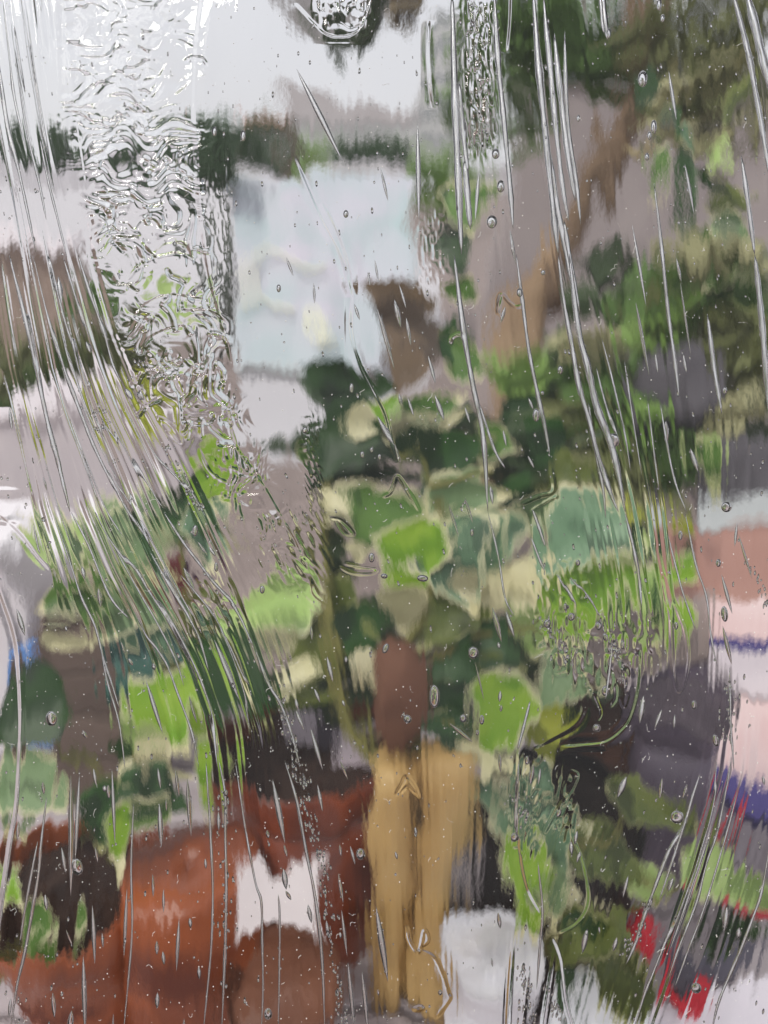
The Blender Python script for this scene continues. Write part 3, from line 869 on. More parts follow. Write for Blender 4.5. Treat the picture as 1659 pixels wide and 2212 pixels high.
slab('pale_tray', [(1380, 2138, 1.0), (1720, 2135, 1.0), (1740, 2290, .93), (1360, 2290, .93)], .012, M_LAV, 'pale lavender tray along the bottom right edge', 'tray')
slab('slate_box', [(1440, 2045, 1.05), (1640, 2040, 1.05), (1640, 2112, 1.02), (1446, 2118, 1.02)], .03, mat('slate plastic', srgb(78, 76, 88), srgb(96, 92, 104), 6, .5, .1), 'slate coloured flat box behind the red scoop', 'box')
slab('grey_box', [(1570, 1770, 1.2), (1760, 1770, 1.2), (1760, 1880, 1.14), (1560, 1890, 1.14)], .04, mat('dark grey card', srgb(100, 92, 98), srgb(118, 110, 116), 6, .6, .1), 'dark grey flat box below the navy one', 'box')

# ================================================================== variegated ivy
ivy = thing('ivy', P(905, 1700, .96), 'tall variegated ivy with cream edged leaves climbing up the tan pole', 'ivy', 'potted ivies')
stem(ivy, [(860, 1700, .97), (790, 1620, .98), (740, 1500, .98), (700, 1350, .98), (690, 1200, 1.0), (700, 1080, 1.0), (760, 960, 1.02), (840, 880, 1.02)], .010, .005, m=STEM)
stem(ivy, [(900, 1660, .97), (905, 1500, .97), (880, 1400, .95), (905, 1330, .95), (940, 1240, .95), (935, 1120, .96), (900, 1045, .97), (860, 960, 1.0)], .010, .004, m=STEM)
stem(ivy, [(900, 1048, .945), (960, 1038, .945), (1020, 1026, .945), (1065, 1018, .95)], .0045, .003, m=STEM)
stem(ivy, [(925, 1420, .95), (1000, 1380, .96), (1080, 1370, .97), (1180, 1340, .98)], .006, .003, m=STEM)
stem(ivy, [(870, 1540, .95), (960, 1560, .95), (1060, 1560, .95)], .006, .003, m=STEM)
crown(ivy, [(P(740, 960, 1.1), (.06, .05, .09)), (P(980, 960, 1.1), (.13, .05, .09)), (P(1150, 1010, 1.12), (.1, .05, .08)), (P(1010, 1420, 1.06), (.1, .05, .14)), (P(1160, 1420, 1.08), (.08, .05, .1)), (P(715, 1280, 1.05), (.03, .03, .15)), (P(690, 1430, 1.06), (.06, .04, .07)), (P(860, 1330, 1.04), (.06, .04, .06))], 620, .05, F_DARK, 'inner_leaves', 51)  # dark filler leaves added to deepen the shadowed gaps between leaves
IVY = [  # stalk end, tip, width, kind, distance
    (760, 790, 735, 925, 150, 'E', 1.02), (690, 800, 705, 900, 80, 'E', 1.04), (830, 920, 1000, 835, 70, 'M', 1.0), (850, 945, 1010, 862, 60, 'C', .995),
    (700, 930, 890, 985, 150, 'E', 1.0), (700, 1000, 870, 1030, 80, 'E', 1.03), (880, 1010, 1065, 945, 130, 'D', .985), (830, 860, 852, 930, 60, 'L', .98), (760, 905, 840, 935, 70, 'C', .99),
    (1080, 930, 1030, 1000, 90, 'M', 1.0), (900, 1075, 1075, 1000, 76, 'G', .965), (905, 1085, 1120, 1075, 120, 'G', .955), (870, 1050, 930, 1130, 80, 'E', .98),
    (830, 1055, 762, 1215, 140, 'M', .95), (735, 1060, 700, 1130, 60, 'C', .97), (905, 1125, 850, 1360, 128, 'L', .93),
    (950, 1140, 1030, 1335, 180, 'T', .94), (1090, 1120, 1060, 1270, 120, 'T', .95), (1020, 1140, 1100, 1280, 120, 'T', .935), (1310, 1100, 1140, 1265, 150, 'T', .96), (1180, 1090, 1170, 1200, 100, 'G', .97),
    (1250, 1210, 1260, 1420, 160, 'L', .97), (1320, 1130, 1330, 1330, 80, 'P', .99), (1060, 1240, 1080, 1350, 70, 'C', .96), (1130, 1220, 1150, 1330, 70, 'C', .97), (1175, 1280, 1160, 1430, 110, 'P', .99),
    (770, 1310, 780, 1480, 110, 'D', .95), (1000, 1290, 905, 1400, 110, 'O', .945), (1030, 1290, 1000, 1390, 90, 'O', .96), (950, 1400, 1040, 1480, 110, 'D', .95), (1050, 1370, 1140, 1450, 110, 'D', .965), (1050, 1430, 1150, 1490, 60, 'O', .955),
    (1250, 1420, 1150, 1540, 100, 'G', .95), (930, 1450, 1010, 1570, 120, 'D', .96), (1105, 1462, 1048, 1700, 134, 'L', .935), (960, 1540, 1010, 1690, 80, 'D', .945), (1160, 1500, 1190, 1680, 100, 'Y', .96), (1000, 1580, 990, 1690, 60, 'C', .94),
    (880, 1500, 800, 1600, 90, 'G', .96), (700, 1330, 640, 1500, 130, 'O', .98), (660, 1410, 620, 1500, 60, 'C', .975), (730, 1250, 690, 1390, 70, 'O', 1.0), (620, 1480, 760, 1500, 50, 'O', .99),
    (690, 1140, 720, 1260, 70, 'O', 1.02), (780, 1340, 830, 1380, 26, 'O', .94), (940, 1240, 870, 1320, 44, 'E', .96), (1090, 1060, 1180, 1120, 90, 'D', .99), (1180, 900, 1130, 1060, 100, 'D', 1.06), (1260, 1000, 1160, 1080, 90, 'O', 1.05),
    (1100, 860, 1180, 960, 90, 'E', 1.08), (1010, 800, 960, 700, 90, 'M', 1.1), (985, 650, 1010, 590, 80, 'M', 1.12), (872, 1270, 866, 1372, 84, 'C', .925), (1000, 1240, 1030, 1345, 70, 'C', .93), (1090, 1230, 1100, 1320, 56, 'C', .93), (1150, 1215, 1170, 1312, 70, 'C', .94), (782, 1405, 781, 1492, 46, 'C', .94), (772, 1165, 766, 1226, 60, 'C', .94), (1010, 1600, 1000, 1696, 66, 'C', .925), (1085, 1630, 1050, 1704, 74, 'C', .925), (905, 690, 850, 860, 120, 'B', 1.16), (870, 620, 830, 740, 110, 'B', 1.2), (960, 500, 990, 600, 80, 'E', 1.25), (1010, 400, 1010, 500, 90, 'M', 1.3), (950, 720, 1060, 780, 80, 'D', 1.1),
]
for (bx, by, tx, ty, w_, k, d) in IVY:
    leaf(ivy, bx, by, tx, ty, w_ * 1.24, k, d, random.uniform(-.03, .03), random.uniform(-.3, .3), curl=random.uniform(.02, .2))

ivyl = thing('ivy', P(300, 1900, 1.02), 'sprawling variegated ivy spilling left out of the terracotta pots', 'ivy', 'potted ivies')
stem(ivyl, [(250, 1860, 1.02), (300, 1700, 1.0), (330, 1560, 1.0), (350, 1400, 1.0), (300, 1250, 1.02), (250, 1120, 1.04)], .008, .004)
stem(ivyl, [(560, 1600, 1.1), (500, 1480, 1.04), (430, 1350, 1.02), (380, 1200, 1.0), (420, 1100, 1.02), (490, 1000, 1.05)], .008, .004)
stem(ivyl, [(280, 1760, 1.0), (180, 1640, 1.0), (60, 1560, 1.0)], .005, .003)
IVL = [
    (90, 1130, 230, 1240, 100, 'P', 1.0), (170, 1140, 130, 1230, 70, 'L', 1.01), (210, 1075, 350, 1260, 170, 'G', .98), (250, 1080, 400, 1200, 90, 'G', .985), (375, 1075, 530, 1190, 140, 'D', .97), (440, 1090, 505, 1245, 120, 'T', .975),
    (470, 1000, 540, 1110, 80, 'L', .99), (455, 950, 510, 1060, 70, 'L', 1.0), (281, 1840, 271, 1912, 40, 'C', .93), (350, 1600, 330, 1650, 50, 'C', .94), (390, 610, 420, 700, 80, 'P', 1.5), (245, 850, 360, 930, 120, 'Y', 1.3), (230, 940, 330, 890, 60, 'Y', 1.3), (660, 1280, 500, 1340, 110, 'P', .98),
    (240, 1190, 300, 1260, 60, 'L', .99), (210, 1280, 45, 1340, 110, 'M', 1.0), (180, 1290, 230, 1390, 100, 'M', .99), (330, 1270, 190, 1420, 150, 'G', .97), (90, 1385, 210, 1405, 40, 'C', .985), (250, 1380, 380, 1500, 110, 'K', .99), (330, 1350, 400, 1470, 90, 'T', .98),
    (270, 1470, 350, 1560, 90, 'K', 1.0), (130, 1500, -30, 1600, 150, 'E', .97), (330, 1480, 400, 1630, 120, 'L', .95), (300, 1520, 330, 1640, 70, 'P', .955), (395, 1440, 445, 1640, 60, 'L', .96), (420, 1400, 540, 1580, 150, 'D', .99), (500, 1400, 580, 1540, 100, 'E', 1.0),
    (540, 1440, 620, 1520, 90, 'D', 1.02), (110, 1640, -30, 1770, 150, 'G', .97), (290, 1580, 300, 1680, 80, 'E', .99), (270, 1660, 420, 1680, 44, 'C', .97), (270, 1690, 410, 1760, 90, 'D', .96), (245, 1690, 215, 1850, 110, 'D', .965),
    (280, 1735, 272, 1895, 76, 'L', .94), (330, 1730, 270, 1850, 60, 'M', .95), (440, 1600, 455, 1810, 40, 'L', .95), (110, 1950, 40, 2090, 90, 'M', .94), (90, 2010, 180, 2120, 60, 'M', .935), (-10, 1880, 40, 1960, 60, 'L', .95),
    (640, 960, 700, 1010, 50, 'M', 1.05), (420, 1300, 520, 1420, 90, 'O', 1.03), (560, 1340, 480, 1470, 80, 'G', 1.02), (650, 1370, 560, 1330, 50, 'C', 1.0), (30, 1700, 60, 1820, 90, 'G', 1.0), (20, 2040, -40, 2140, 70, 'O', .95),
]
for (bx, by, tx, ty, w_, k, d) in IVL:
    leaf(ivyl, bx, by, tx, ty, w_ * 1.24, k, d, random.uniform(-.03, .03), random.uniform(-.3, .3), curl=random.uniform(.02, .2))
# small dark red flower
fl = thing('dark_red_flower', P(385, 1255, 1.05), 'small dark red flower between the grey green ivy leaves', 'flower')
M_PETAL = mat('dark red petal', srgb(150, 60, 72), srgb(176, 92, 98), 40, .5, .1, transl=.2)
M_PLUM = mat('plum petal', srgb(72, 42, 70), srgb(96, 60, 88), 40, .5, .1, transl=.2)
for q in range(7):
    an = q * 0.9
    c0 = P(380, 1252, 1.045)
    u_ = (RGT * math.cos(an) + UPV * math.sin(an))
    v_ = (RGT * -math.sin(an) + UPV * math.cos(an))
    mb = MB()
    vs = []
    for i in range(6):
        t_ = i / 5
        w_ = .013 * math.sin(math.pi * (t_ * .85 + .1))
        for s_ in (-1, 0, 1):
            vs.append(c0 + u_ * (.004 + .034 * t_) + v_ * w_ * s_ - FWD * (.012 * t_ * t_ + .004 * abs(s_)))
    fs = [(i * 3 + j, i * 3 + j + 1, i * 3 + j + 4, i * 3 + j + 3) for i in range(5) for j in range(2)]
    mb.add(vs, fs).build('petal', M_PETAL if q % 7 > 1 else M_PLUM, fl)
stem(fl, [(385, 1260, 1.06), (400, 1340, 1.06), (420, 1420, 1.05)], .003, .003)

ivyr = thing('ivy', P(1215, 2040, 1.0), 'low ivy in the white pot with outstretched finger leaves reaching right', 'ivy', 'potted ivies')
stem(ivyr, [(1180, 2060, .98), (1200, 1920, .96), (1240, 1815, .95), (1300, 1818, .95), (1340, 1760, .95)], .006, .003)
stem(ivyr, [(1190, 2060, .98), (1260, 1990, .97), (1380, 1960, .97), (1500, 1880, .97)], .004, .003)
IVR = [
    (1040, 1690, 1105, 1790, 90, 'T', .97), (1120, 1690, 1240, 1770, 130, 'T', .95), (1150, 1740, 1200, 2000, 170, 'T', .94), (1200, 1800, 1180, 2030, 110, 'G', .945), (1215, 1780, 1250, 1850, 60, 'G', .95), (1120, 1820, 1135, 2050, 76, 'L', .93), (1160, 1870, 1150, 2000, 50, 'L', .935),
    (1335, 1705, 1540, 1800, 84, 'O', .95), (1258, 1815, 1430, 1905, 100, 'O', .94), (1395, 1880, 1440, 1960, 70, 'P', .95), (1490, 1850, 1720, 1990, 90, 'P', .95), (1280, 1990, 1200, 2110, 120, 'O', .93), (1270, 2000, 1380, 2100, 120, 'O', .93), (1250, 1985, 1275, 2070, 60, 'E', .925), (1255, 1925, 1240, 2000, 46, 'C', .935),
    (1600, 1980, 1520, 2040, 80, 'E', 1.0), (1560, 2020, 1600, 2060, 50, 'D', 1.0), (1330, 2090, 1310, 2212, 90, 'O', .91), (1240, 2110, 1245, 2230, 44, 'E', .92), (1540, 950, 1580, 1080, 80, 'P', 1.5), (1545, 960, 1575, 1060, 54, 'M', 1.49),
    (1400, 1090, 1480, 1140, 70, 'Y', 1.3), (1380, 1150, 1470, 1215, 90, 'E', 1.3), (1420, 1205, 1500, 1260, 60, 'L', 1.28), (1370, 1230, 1400, 1420, 110, 'P', 1.2), (1440, 1300, 1430, 1450, 90, 'L', 1.2), (1340, 1240, 1370, 1370, 80, 'D', 1.22),
]
for (bx, by, tx, ty, w_, k, d) in IVR:
    leaf(ivyr, bx, by, tx, ty, w_ * 1.24, k, d, random.uniform(-.03, .03), random.uniform(-.3, .3), curl=random.uniform(.02, .2))
#GLASS

# ================================================================== the cast glass panel
PX = DG / FPX                      # metres per picture unit on the panel
YB = 2380.0                        # lower edge of the panel
XL, XR, YT = -170.0, 1829.0, -170.0
ROOT = P(CX, YB, DG)
RM = Matrix((RGT, UPV, -FWD)).transposed()
panel = thing('glass_panel', ROOT, 'large clear cast glass panel full of drawn streaks, bubbles and crinkles, leaning before everything', 'glass panel')
panel.rotation_euler = RM.to_euler()
THICK = 56.0                       # picture units, 14 mm


def loc(x, y, z=0.0):
    return ((x - CX) * PX, (YB - y) * PX, z * PX)


# ---- flow guides: x positions of eight flow lines along y
FY = np.linspace(-200, 2420, 90)
GUIDES = [
    [(-200, -90), (400, -45), (800, 15), (1106, 80), (1353, 150), (1560, 150), (1800, 105), (2212, 35), (2420, 10)],
    [(-200, -40), (167, 8), (383, 55), (553, 90), (690, 118), (800, 140), (900, 170), (990, 203), (1106, 245), (1233, 305), (1326, 362), (1436, 420), (1549, 460), (1659, 474), (1792, 488), (1909, 490), (2059, 487), (2212, 480), (2420, 470)],
    [(-200, 100), (0, 130), (300, 165), (553, 220), (720, 270), (870, 335), (963, 385), (1100, 450), (1259, 530), (1400, 580), (1580, 630), (1729, 645), (1836, 665), (2059, 697), (2212, 705), (2420, 710)],
    [(-200, 445), (0, 440), (350, 425), (600, 452), (800, 490), (980, 525), (1140, 615), (1270, 692), (1500, 745), (1800, 785), (2212, 805), (2420, 810)],
    [(-200, 970), (0, 975), (400, 988), (713, 1002), (946, 1043), (1106, 1056), (1300, 1080), (1600, 1060), (1900, 1042), (2420, 1040)],
    [(-200, 1140), (0, 1152), (300, 1178), (553, 1212), (793, 1262), (950, 1305), (1106, 1345), (1313, 1385), (1500, 1390), (1700, 1330), (1950, 1235), (2212, 1180), (2420, 1150)],
    [(-200, 1590), (0, 1600), (300, 1640), (900, 1655), (1300, 1610), (1659, 1575), (1860, 1518), (2109, 1436), (2212, 1402), (2420, 1330)],
    [(-200, 1760), (1000, 1800), (1700, 1730), (2212, 1610), (2420, 1550)],
]
GX = np.array([np.interp(FY, [p[0] for p in g], [p[1] for p in g]) for g in GUIDES])


def flow_dir(x, y):
    """Slope dx/dy of the flow at (x, y)."""
    a = np.array([np.interp(y - 30, FY, g) for g in GX])
    b = np.array([np.interp(y + 30, FY, g) for g in GX])
    m = (a + b) / 2
    return float(np.interp(x, m, b - a)) / 60.0


# ---- dense relief grid
STEP = 2.3
xs = np.arange(XL, XR + .1, STEP)
ys = np.arange(YT, YB + .1, STEP)
NX, NY = len(xs), len(ys)
X, Y = np.meshgrid(xs, ys)
S = np.empty_like(X)
for j, y in enumerate(ys):
    gx = np.array([np.interp(y, FY, g) for g in GX])
    S[j] = np.interp(xs, gx, np.arange(8))
H = np.zeros_like(X)


def lattice(u, v, seed):
    """Smooth lattice noise in -1..1 at coordinates u, v."""
    r = np.random.default_rng(seed)
    N = 256
    t = r.uniform(-1, 1, (N, N))
    iu, iv = np.floor(u).astype(int), np.floor(v).astype(int)
    fu, fv = u - iu, v - iv
    fu = fu * fu * fu * (fu * (fu * 6 - 15) + 10)
    fv = fv * fv * fv * (fv * (fv * 6 - 15) + 10)
    a, b = t[iv % N, iu % N], t[iv % N, (iu + 1) % N]
    c, d = t[(iv + 1) % N, iu % N], t[(iv + 1) % N, (iu + 1) % N]
    return (a * (1 - fu) + b * fu) * (1 - fv) + (c * (1 - fu) + d * fu) * fv


def bump(x, lo, hi, soft):
    """1 between lo and hi with soft shoulders."""
    return 1 / (1 + np.exp(-(x - lo) / soft)) * 1 / (1 + np.exp((x - hi) / soft))


# broad waves
H += 5.0 * lattice(X / 210, Y / 320, 1) + 1.6 * lattice(X / 85 + 7, Y / 150, 2) + .35 * lattice(X / 34 + 3, Y / 70, 3)

# drawn streak field along the flow
wob = .015 * lattice(X / 160, Y / 260, 4)
SS = S + wob
U = np.interp(SS, np.arange(8), [np.interp(1100, FY, g) for g in GX])
f1 = lattice(U / 13, Y / 900 + 3, 5)
f2 = lattice(U / 7.5, Y / 520 + 9, 6)
f3 = lattice(U / 27, Y / 1200 + 5, 7)
env = np.clip(lattice(SS * 9 + 3, Y / 240, 8) * 1.4 + .5, 0, 1.3)
I = np.zeros_like(X)
I += 1.9 * bump(SS, -.5, 1.95, .09) * bump(Y, -400, 1330, 120)
I += .45 * bump(SS, .8, 2.1, .12) * bump(Y, 1150, 1620, 60)
I += .85 * bump(SS, 4.95, 5.25, .05) * bump(Y, -300, 1150, 60)
I += .50 * bump(SS, 5.0, 5.75, .1) * bump(Y, 740, 1460, 70)
I += .55 * bump(SS, 4.25, 5.1, .1) * bump(Y, 1090, 1440, 50)
I += .60 * bump(SS, 5.55, 6.7, .08) * bump(Y, 1640, 2500, 45)
I += .75 * bump(SS, 4.25, 4.95, .08) * bump(Y, 2030, 2500, 25)
I += .65 * bump(SS, 5.92, 6.3, .06) * bump(Y, -300, 420, 60)
I += .40 * bump(SS, 2.0, 2.25, .05) * bump(Y, 1350, 2500, 60)
I += .55 * bump(SS, -.2, .55, .1) * bump(Y, 1780, 2500, 60)
H += I * env * (1.7 * f1 + .75 * f2 + 1.9 * f3)
# faint combing almost everywhere
H += (.05 + .03 * bump(Y, 900, 2500, 150)) * lattice(U / 11 + 11, Y / 130, 9)

# crinkled band, upper left
ly = np.interp(ys, [0, 120, 220, 350, 450, 553, 640, 720, 800, 880, 970, 1060, 1180, 1280], [150, 152, 160, 182, 200, 225, 250, 275, 295, 340, 400, 455, 540, 610])[:, None]
ry = np.interp(ys, [0, 100, 250, 350, 480, 600, 700, 800, 900, 980, 1060, 1140, 1230, 1280], [436, 428, 422, 428, 436, 452, 476, 505, 530, 560, 600, 640, 680, 695])[:, None]
M = bump(X, ly, ry, 11.0) * bump(Y, -400, 1010, 45)
M += .45 * bump(X, ly + 40, ry, 10) * bump(Y, 1010, 1265, 30)
calm = 1 - .75 * bump(X, 285, 420, 14) * bump(Y, 60, 190, 25) * (lattice(X / 70, Y / 60, 77) > -.2)
wx = X + 44 * lattice(X / 60, Y / 60, 21)
wy = Y + 40 * lattice(X / 55 + 5, Y / 55, 22)
top = bump(Y, -400, 520, 60)
r1 = 1 - np.abs(lattice(wx / 56, wy / 23, 23)) * 2
r2 = 1 - np.abs(lattice(wx / 33 + 4, wy / 12, 24)) * 2
r3 = 1 - np.abs(lattice(wx / 20 + 9, wy / 40, 25)) * 2
r4 = 1 - np.abs(lattice(wx / 30 + 9, wy / 34, 26)) * 2
crk = top * (2.4 * r1 + 1.5 * r2 + 1.3 * r3 + .9 * r4) + (1 - top) * (2.4 * r4 + 2.4 * r3 + 1.0 * r2)
patch = np.clip(.75 + .9 * lattice(X / 60 + 2, Y / 50, 27), .12, 1.3)
H += .74 * M * calm * patch * crk
# smaller crinkled patches: (x0, x1, y0, y1, strength, scale)
for i, (x0, x1, y0, y1, a_, s_) in enumerate([(1008, 1052, -200, 330, 2.6, 12), (690, 790, -200, 70, 2.4, 14), (1190, 1400, 1330, 1470, 1.3, 18), (1150, 1260, 1220, 1400, .9, 16), (560, 690, 1100, 1250, 1.4, 17),
                                              (410, 520, 1250, 1370, 1.6, 20), (1105, 1165, 1640, 1830, 1.1, 16), (1190, 1230, 1660, 1800, 1.0, 14), (0, 40, 1060, 1130, 2.4, 14), (905, 960, 480, 620, .3, 8), (455, 500, 300, 620, .22, 8), (660, 690, 900, 1110, .6, 8)]):
    R_ = (1 - np.abs(lattice(U / (s_ * .8), Y / (s_ * 2.2), 40 + i)) * 2) + .6 * lattice(U / s_ * 1.7, Y / s_ * .7, 60 + i)
    H += a_ * R_ * bump(X, x0, x1, 7) * bump(Y, y0, y1, 12)


def ridge(pts, w, h, step=0.0, k=8):
    """Raised line (or, with step, a change of thickness) along a polyline drawn on the panel."""
    p = np.array(smooth_path(pts, k))
    pad = max(w * 4, 12)
    i0, i1 = np.searchsorted(xs, [p[:, 0].min() - pad, p[:, 0].max() + pad])
    j0, j1 = np.searchsorted(ys, [p[:, 1].min() - pad, p[:, 1].max() + pad])
    if i1 <= i0 or j1 <= j0:
        return
    Xs, Ys = X[j0:j1, i0:i1], Y[j0:j1, i0:i1]
    best = np.full(Xs.shape, 1e9)
    tt = np.zeros(Xs.shape)
    sg = np.zeros(Xs.shape)
    n = len(p) - 1
    for i in range(n):
        a_, b_ = p[i], p[i + 1]
        d_ = b_ - a_
        L2 = d_ @ d_ + 1e-9
        u_ = np.clip(((Xs - a_[0]) * d_[0] + (Ys - a_[1]) * d_[1]) / L2, 0, 1)
        ex, ey = Xs - a_[0] - u_ * d_[0], Ys - a_[1] - u_ * d_[1]
        dd = ex * ex + ey * ey
        q = dd < best
        best[q] = dd[q]
        tt[q] = ((i + u_) / n)[q]
        sg[q] = np.sign(d_[0] * ey - d_[1] * ex)[q]
    dist = np.sqrt(best)
    fade = np.clip(np.minimum(tt, 1 - tt) * 9, 0, 1) ** .7
    prof = np.exp(-(dist / w) ** 2)
    H[j0:j1, i0:i1] += h * prof * fade
    if step:
        H[j0:j1, i0:i1] += step * np.tanh(dist * sg / w) * np.exp(-(dist / (w * 5)) ** 2) * fade


RIDGES = [  # polyline, width, height, thickness step
    ([(1373, 1380), (1369, 1473), (1353, 1539), (1333, 1569), (1299, 1593), (1256, 1599), (1205, 1602)], 4.5, 3.0, 2.0),
    ([(1152, 1610), (1190, 1590), (1240, 1560), (1262, 1520)], 3, 1.6, 0.8),
    ([(1306, 1106), (1323, 1206), (1336, 1306), (1334, 1346)], 4, 2.2, .8),
    ([(1389, 1106), (1416, 1206), (1443, 1289), (1469, 1356), (1477, 1420), (1466, 1476), (1453, 1486), (1444, 1440), (1439, 1340), (1426, 1273)], 4, 2.4, 0),
    ([(440, -60), (440, 0), (428, 100), (422, 250), (428, 350), (436, 480), (455, 600), (480, 700), (505, 800)], 5, 3.2, 1.4),
    ([(150, -40), (152, 120), (165, 220), (185, 350), (200, 450), (225, 553)], 4.5, 2.6, 1.4),
    ([(280, 620), (310, 585), (350, 566), (400, 560), (440, 580)], 4.5, 3.4, 0), ([(285, 720), (320, 670), (370, 648), (430, 655), (460, 662)], 4.5, 3.4, 0),
    ([(312, 770), (330, 740), (370, 720), (420, 712)], 4, 3.0, 0), ([(345, 800), (370, 790), (410, 780), (440, 800)], 4, 2.8, 0),
    ([(200, 300), (270, 270), (330, 220), (370, 150)], 4.5, 3.0, 0), ([(205, 300), (260, 285), (320, 240)], 4, 2.4, 0),
    ([(370, 70), (395, 50), (410, 40)], 4, 2.4, 0),
    ([(500, 830), (500, 900), (512, 960), (545, 1010), (580, 1060), (640, 1170), (688, 1262)], 4.5, 3.0, 1.0),
    ([(435, 970), (460, 1020), (500, 1045), (525, 1040), (520, 990), (505, 940)], 4, 3.0, 0),
    ([(360, 920), (385, 950), (398, 958), (385, 925), (352, 905), (352, 920)], 4, 2.4, 0),
    ([(905, 1106), (880, 1060), (858, 1030), (845, 1062), (828, 1075)], 3.5, 2.2, 0),
    ([(735, 1222), (760, 1235), (800, 1238), (815, 1228), (780, 1222), (745, 1215)], 3.5, 2.6, 0), ([(727, 1120), (745, 1150), (765, 1152), (740, 1125), (715, 1118)], 3.5, 2.2, 0),
    ([(853, 1710), (868, 1685), (878, 1668), (895, 1690), (905, 1715)], 4, 3.6, 0), ([(862, 1706), (880, 1690), (900, 1708)], 4, 2.4, 0),
    ([(878, 1985), (884, 2018), (903, 2040), (915, 1995), (922, 2015), (908, 2030)], 4, 3.4, 0), ([(902, 2035), (935, 2050), (955, 2090), (966, 2128), (968, 2140), (940, 2180)], 4, 2.6, .6),
    ([(890, 2162), (905, 2156), (912, 2160), (892, 2164)], 3.5, 2.2, 0),
    ([(1070, 668), (1078, 645), (1095, 662), (1110, 672), (1122, 668)], 4, 3.0, 0), ([(970, 750), (975, 735), (995, 728), (1000, 740)], 4, 3.0, 0), ([(1078, 645), (1070, 680), (1080, 690)], 3.5, 2.4, 0),
    ([(640, 30), (700, 90), (740, 100), (770, 90), (790, 60), (808, 0)], 5, 2.6, 1.2), ([(735, 70), (758, 82), (778, 72), (782, 52)], 4, 3.2, 0),
    ([(925, 62), (922, 120), (926, 200), (932, 250)], 3, 1.6, 1.6), 
    ([(1098, -20), (1096, 60), (1090, 130)], 3.5, 1.2, 1.6),
    ([(762, 640), (758, 720), (776, 790), (805, 850), (830, 900), (845, 960), (862, 1000)], 4.5, 2.0, 1.0), ([(700, 450), (735, 530), (752, 590), (760, 650)], 4.5, 2.2, 1.0),
    ([(640, 352), (690, 470), (735, 560), (762, 650)], 3.5, .9, .8),
    ([(1113, 1659), (1111, 1726), (1113, 1802), (1130, 1900), (1160, 1960)], 4, 2.4, 1.0), ([(1223, 1655), (1240, 1665), (1225, 1700), (1196, 1740), (1170, 1790)], 5, 3.2, 0),
    ([(1240, 1725), (1230, 1790), (1250, 1850), (1262, 1930), (1240, 1975), (1200, 2000)], 4.5, 1.7, .8),
    ([(1186, 2012), (1203, 2059), (1213, 2142), (1229, 2206), (1235, 2260)], 4, 2.4, .6), 
    ([(4, 1110), (30, 1130), (60, 1160), (90, 1200), (120, 1235)], 3.5, 1.4, 1.2), ([(0, 1246), (20, 1299), (40, 1359), (50, 1426), (55, 1539), (50, 1659), (43, 1742), (30, 1819), (13, 1942), (-4, 2070)], 3.5, 2.2, 1.0),
    ([(1320, 1470), (1322, 1500), (1310, 1520)], 4, 2.4, 0), ([(1275, 1490), (1290, 1530), (1283, 1550)], 4, 2.6, 0), ([(1350, 1490), (1340, 1520), (1330, 1500)], 4, 2.2, 0),
    ([(1120, 1090), (1160, 1072), (1190, 1060), (1185, 1010)], 4, 1.6, 0), ([(1140, 1105), (1178, 1082), (1200, 1072)], 3.5, 1.3, 0),
]
for pts, w_, h_, st_ in RIDGES:
    ridge(pts, w_ * .62, h_ * .34, st_ * .9)
# random kinked folds inside the crinkled band
for _ in range(70):
    yy = random.uniform(-40, 960)
    xl, xr = np.interp(yy, ys, ly[:, 0]), np.interp(yy, ys, ry[:, 0])
    xx = random.uniform(xl + 10, xr - 10)
    L = random.uniform(18, 70)
    an = random.gauss(0, .5) if yy < 520 else random.gauss(1.1, .6)
    q = [(xx, yy)]
    for k in range(3):
        an += random.gauss(0, .55)
        q.append((q[-1][0] + L / 3 * math.cos(an), q[-1][1] + L / 3 * math.sin(an)))
    ridge(q, random.uniform(3, 5), random.choice((-1, 1)) * random.uniform(1.5, 3.4), 0, 4)

# ---- the sheet itself: relief in front, gently waved back, closed edges
ZF = THICK / 2
vx = (X - CX) * PX
vy = (YB - Y) * PX
vz = (ZF + H) * PX
front = np.stack([vx, vy, vz], -1).reshape(-1, 3)
bxs, bys = np.linspace(XL, xs[-1], 60), np.linspace(YT, ys[-1], 78)
BX, BY = np.meshgrid(bxs, bys)
BZ = -ZF + 1.2 * lattice(BX / 260 + 31, BY / 420, 91)
back = np.stack([(BX - CX) * PX, (YB - BY) * PX, BZ * PX], -1).reshape(-1, 3)
nf = NX * NY
idx = np.arange(nf).reshape(NY, NX)
qf = np.stack([idx[:-1, :-1], idx[1:, :-1], idx[1:, 1:], idx[:-1, 1:]], -1).reshape(-1, 4)
bid = nf + np.arange(60 * 78).reshape(78, 60)
qb = np.stack([bid[:-1, :-1], bid[:-1, 1:], bid[1:, 1:], bid[1:, :-1]], -1).reshape(-1, 4)
V = np.vstack([front, back])
side_faces = []
loopf = list(idx[0, :]) + list(idx[1:, -1]) + list(idx[-1, -2::-1]) + list(idx[-2:0:-1, 0])
cnr = lambda x, y: (0 if y == YT else 77, 0 if x == XL else 59)
e0 = nf + 60 * 78
edge_back = V[loopf].copy()
edge_back[:, 2] = -ZF * PX
V = np.vstack([V, edge_back])
ne = len(loopf)
lf = np.array(loopf)
eb = e0 + np.arange(ne)
qs = np.stack([lf, np.roll(lf, -1), np.roll(eb, -1), eb], -1)
Q = np.vstack([qf, qb, qs])
me = bpy.data.meshes.new('glass_sheet')
me.vertices.add(len(V))
me.vertices.foreach_set('co', V.astype(np.float32).ravel())
me.loops.add(Q.size)
me.loops.foreach_set('vertex_index', Q.astype(np.int32).ravel())
me.polygons.add(len(Q))
me.polygons.foreach_set('loop_start', np.arange(0, Q.size, 4, dtype=np.int32))
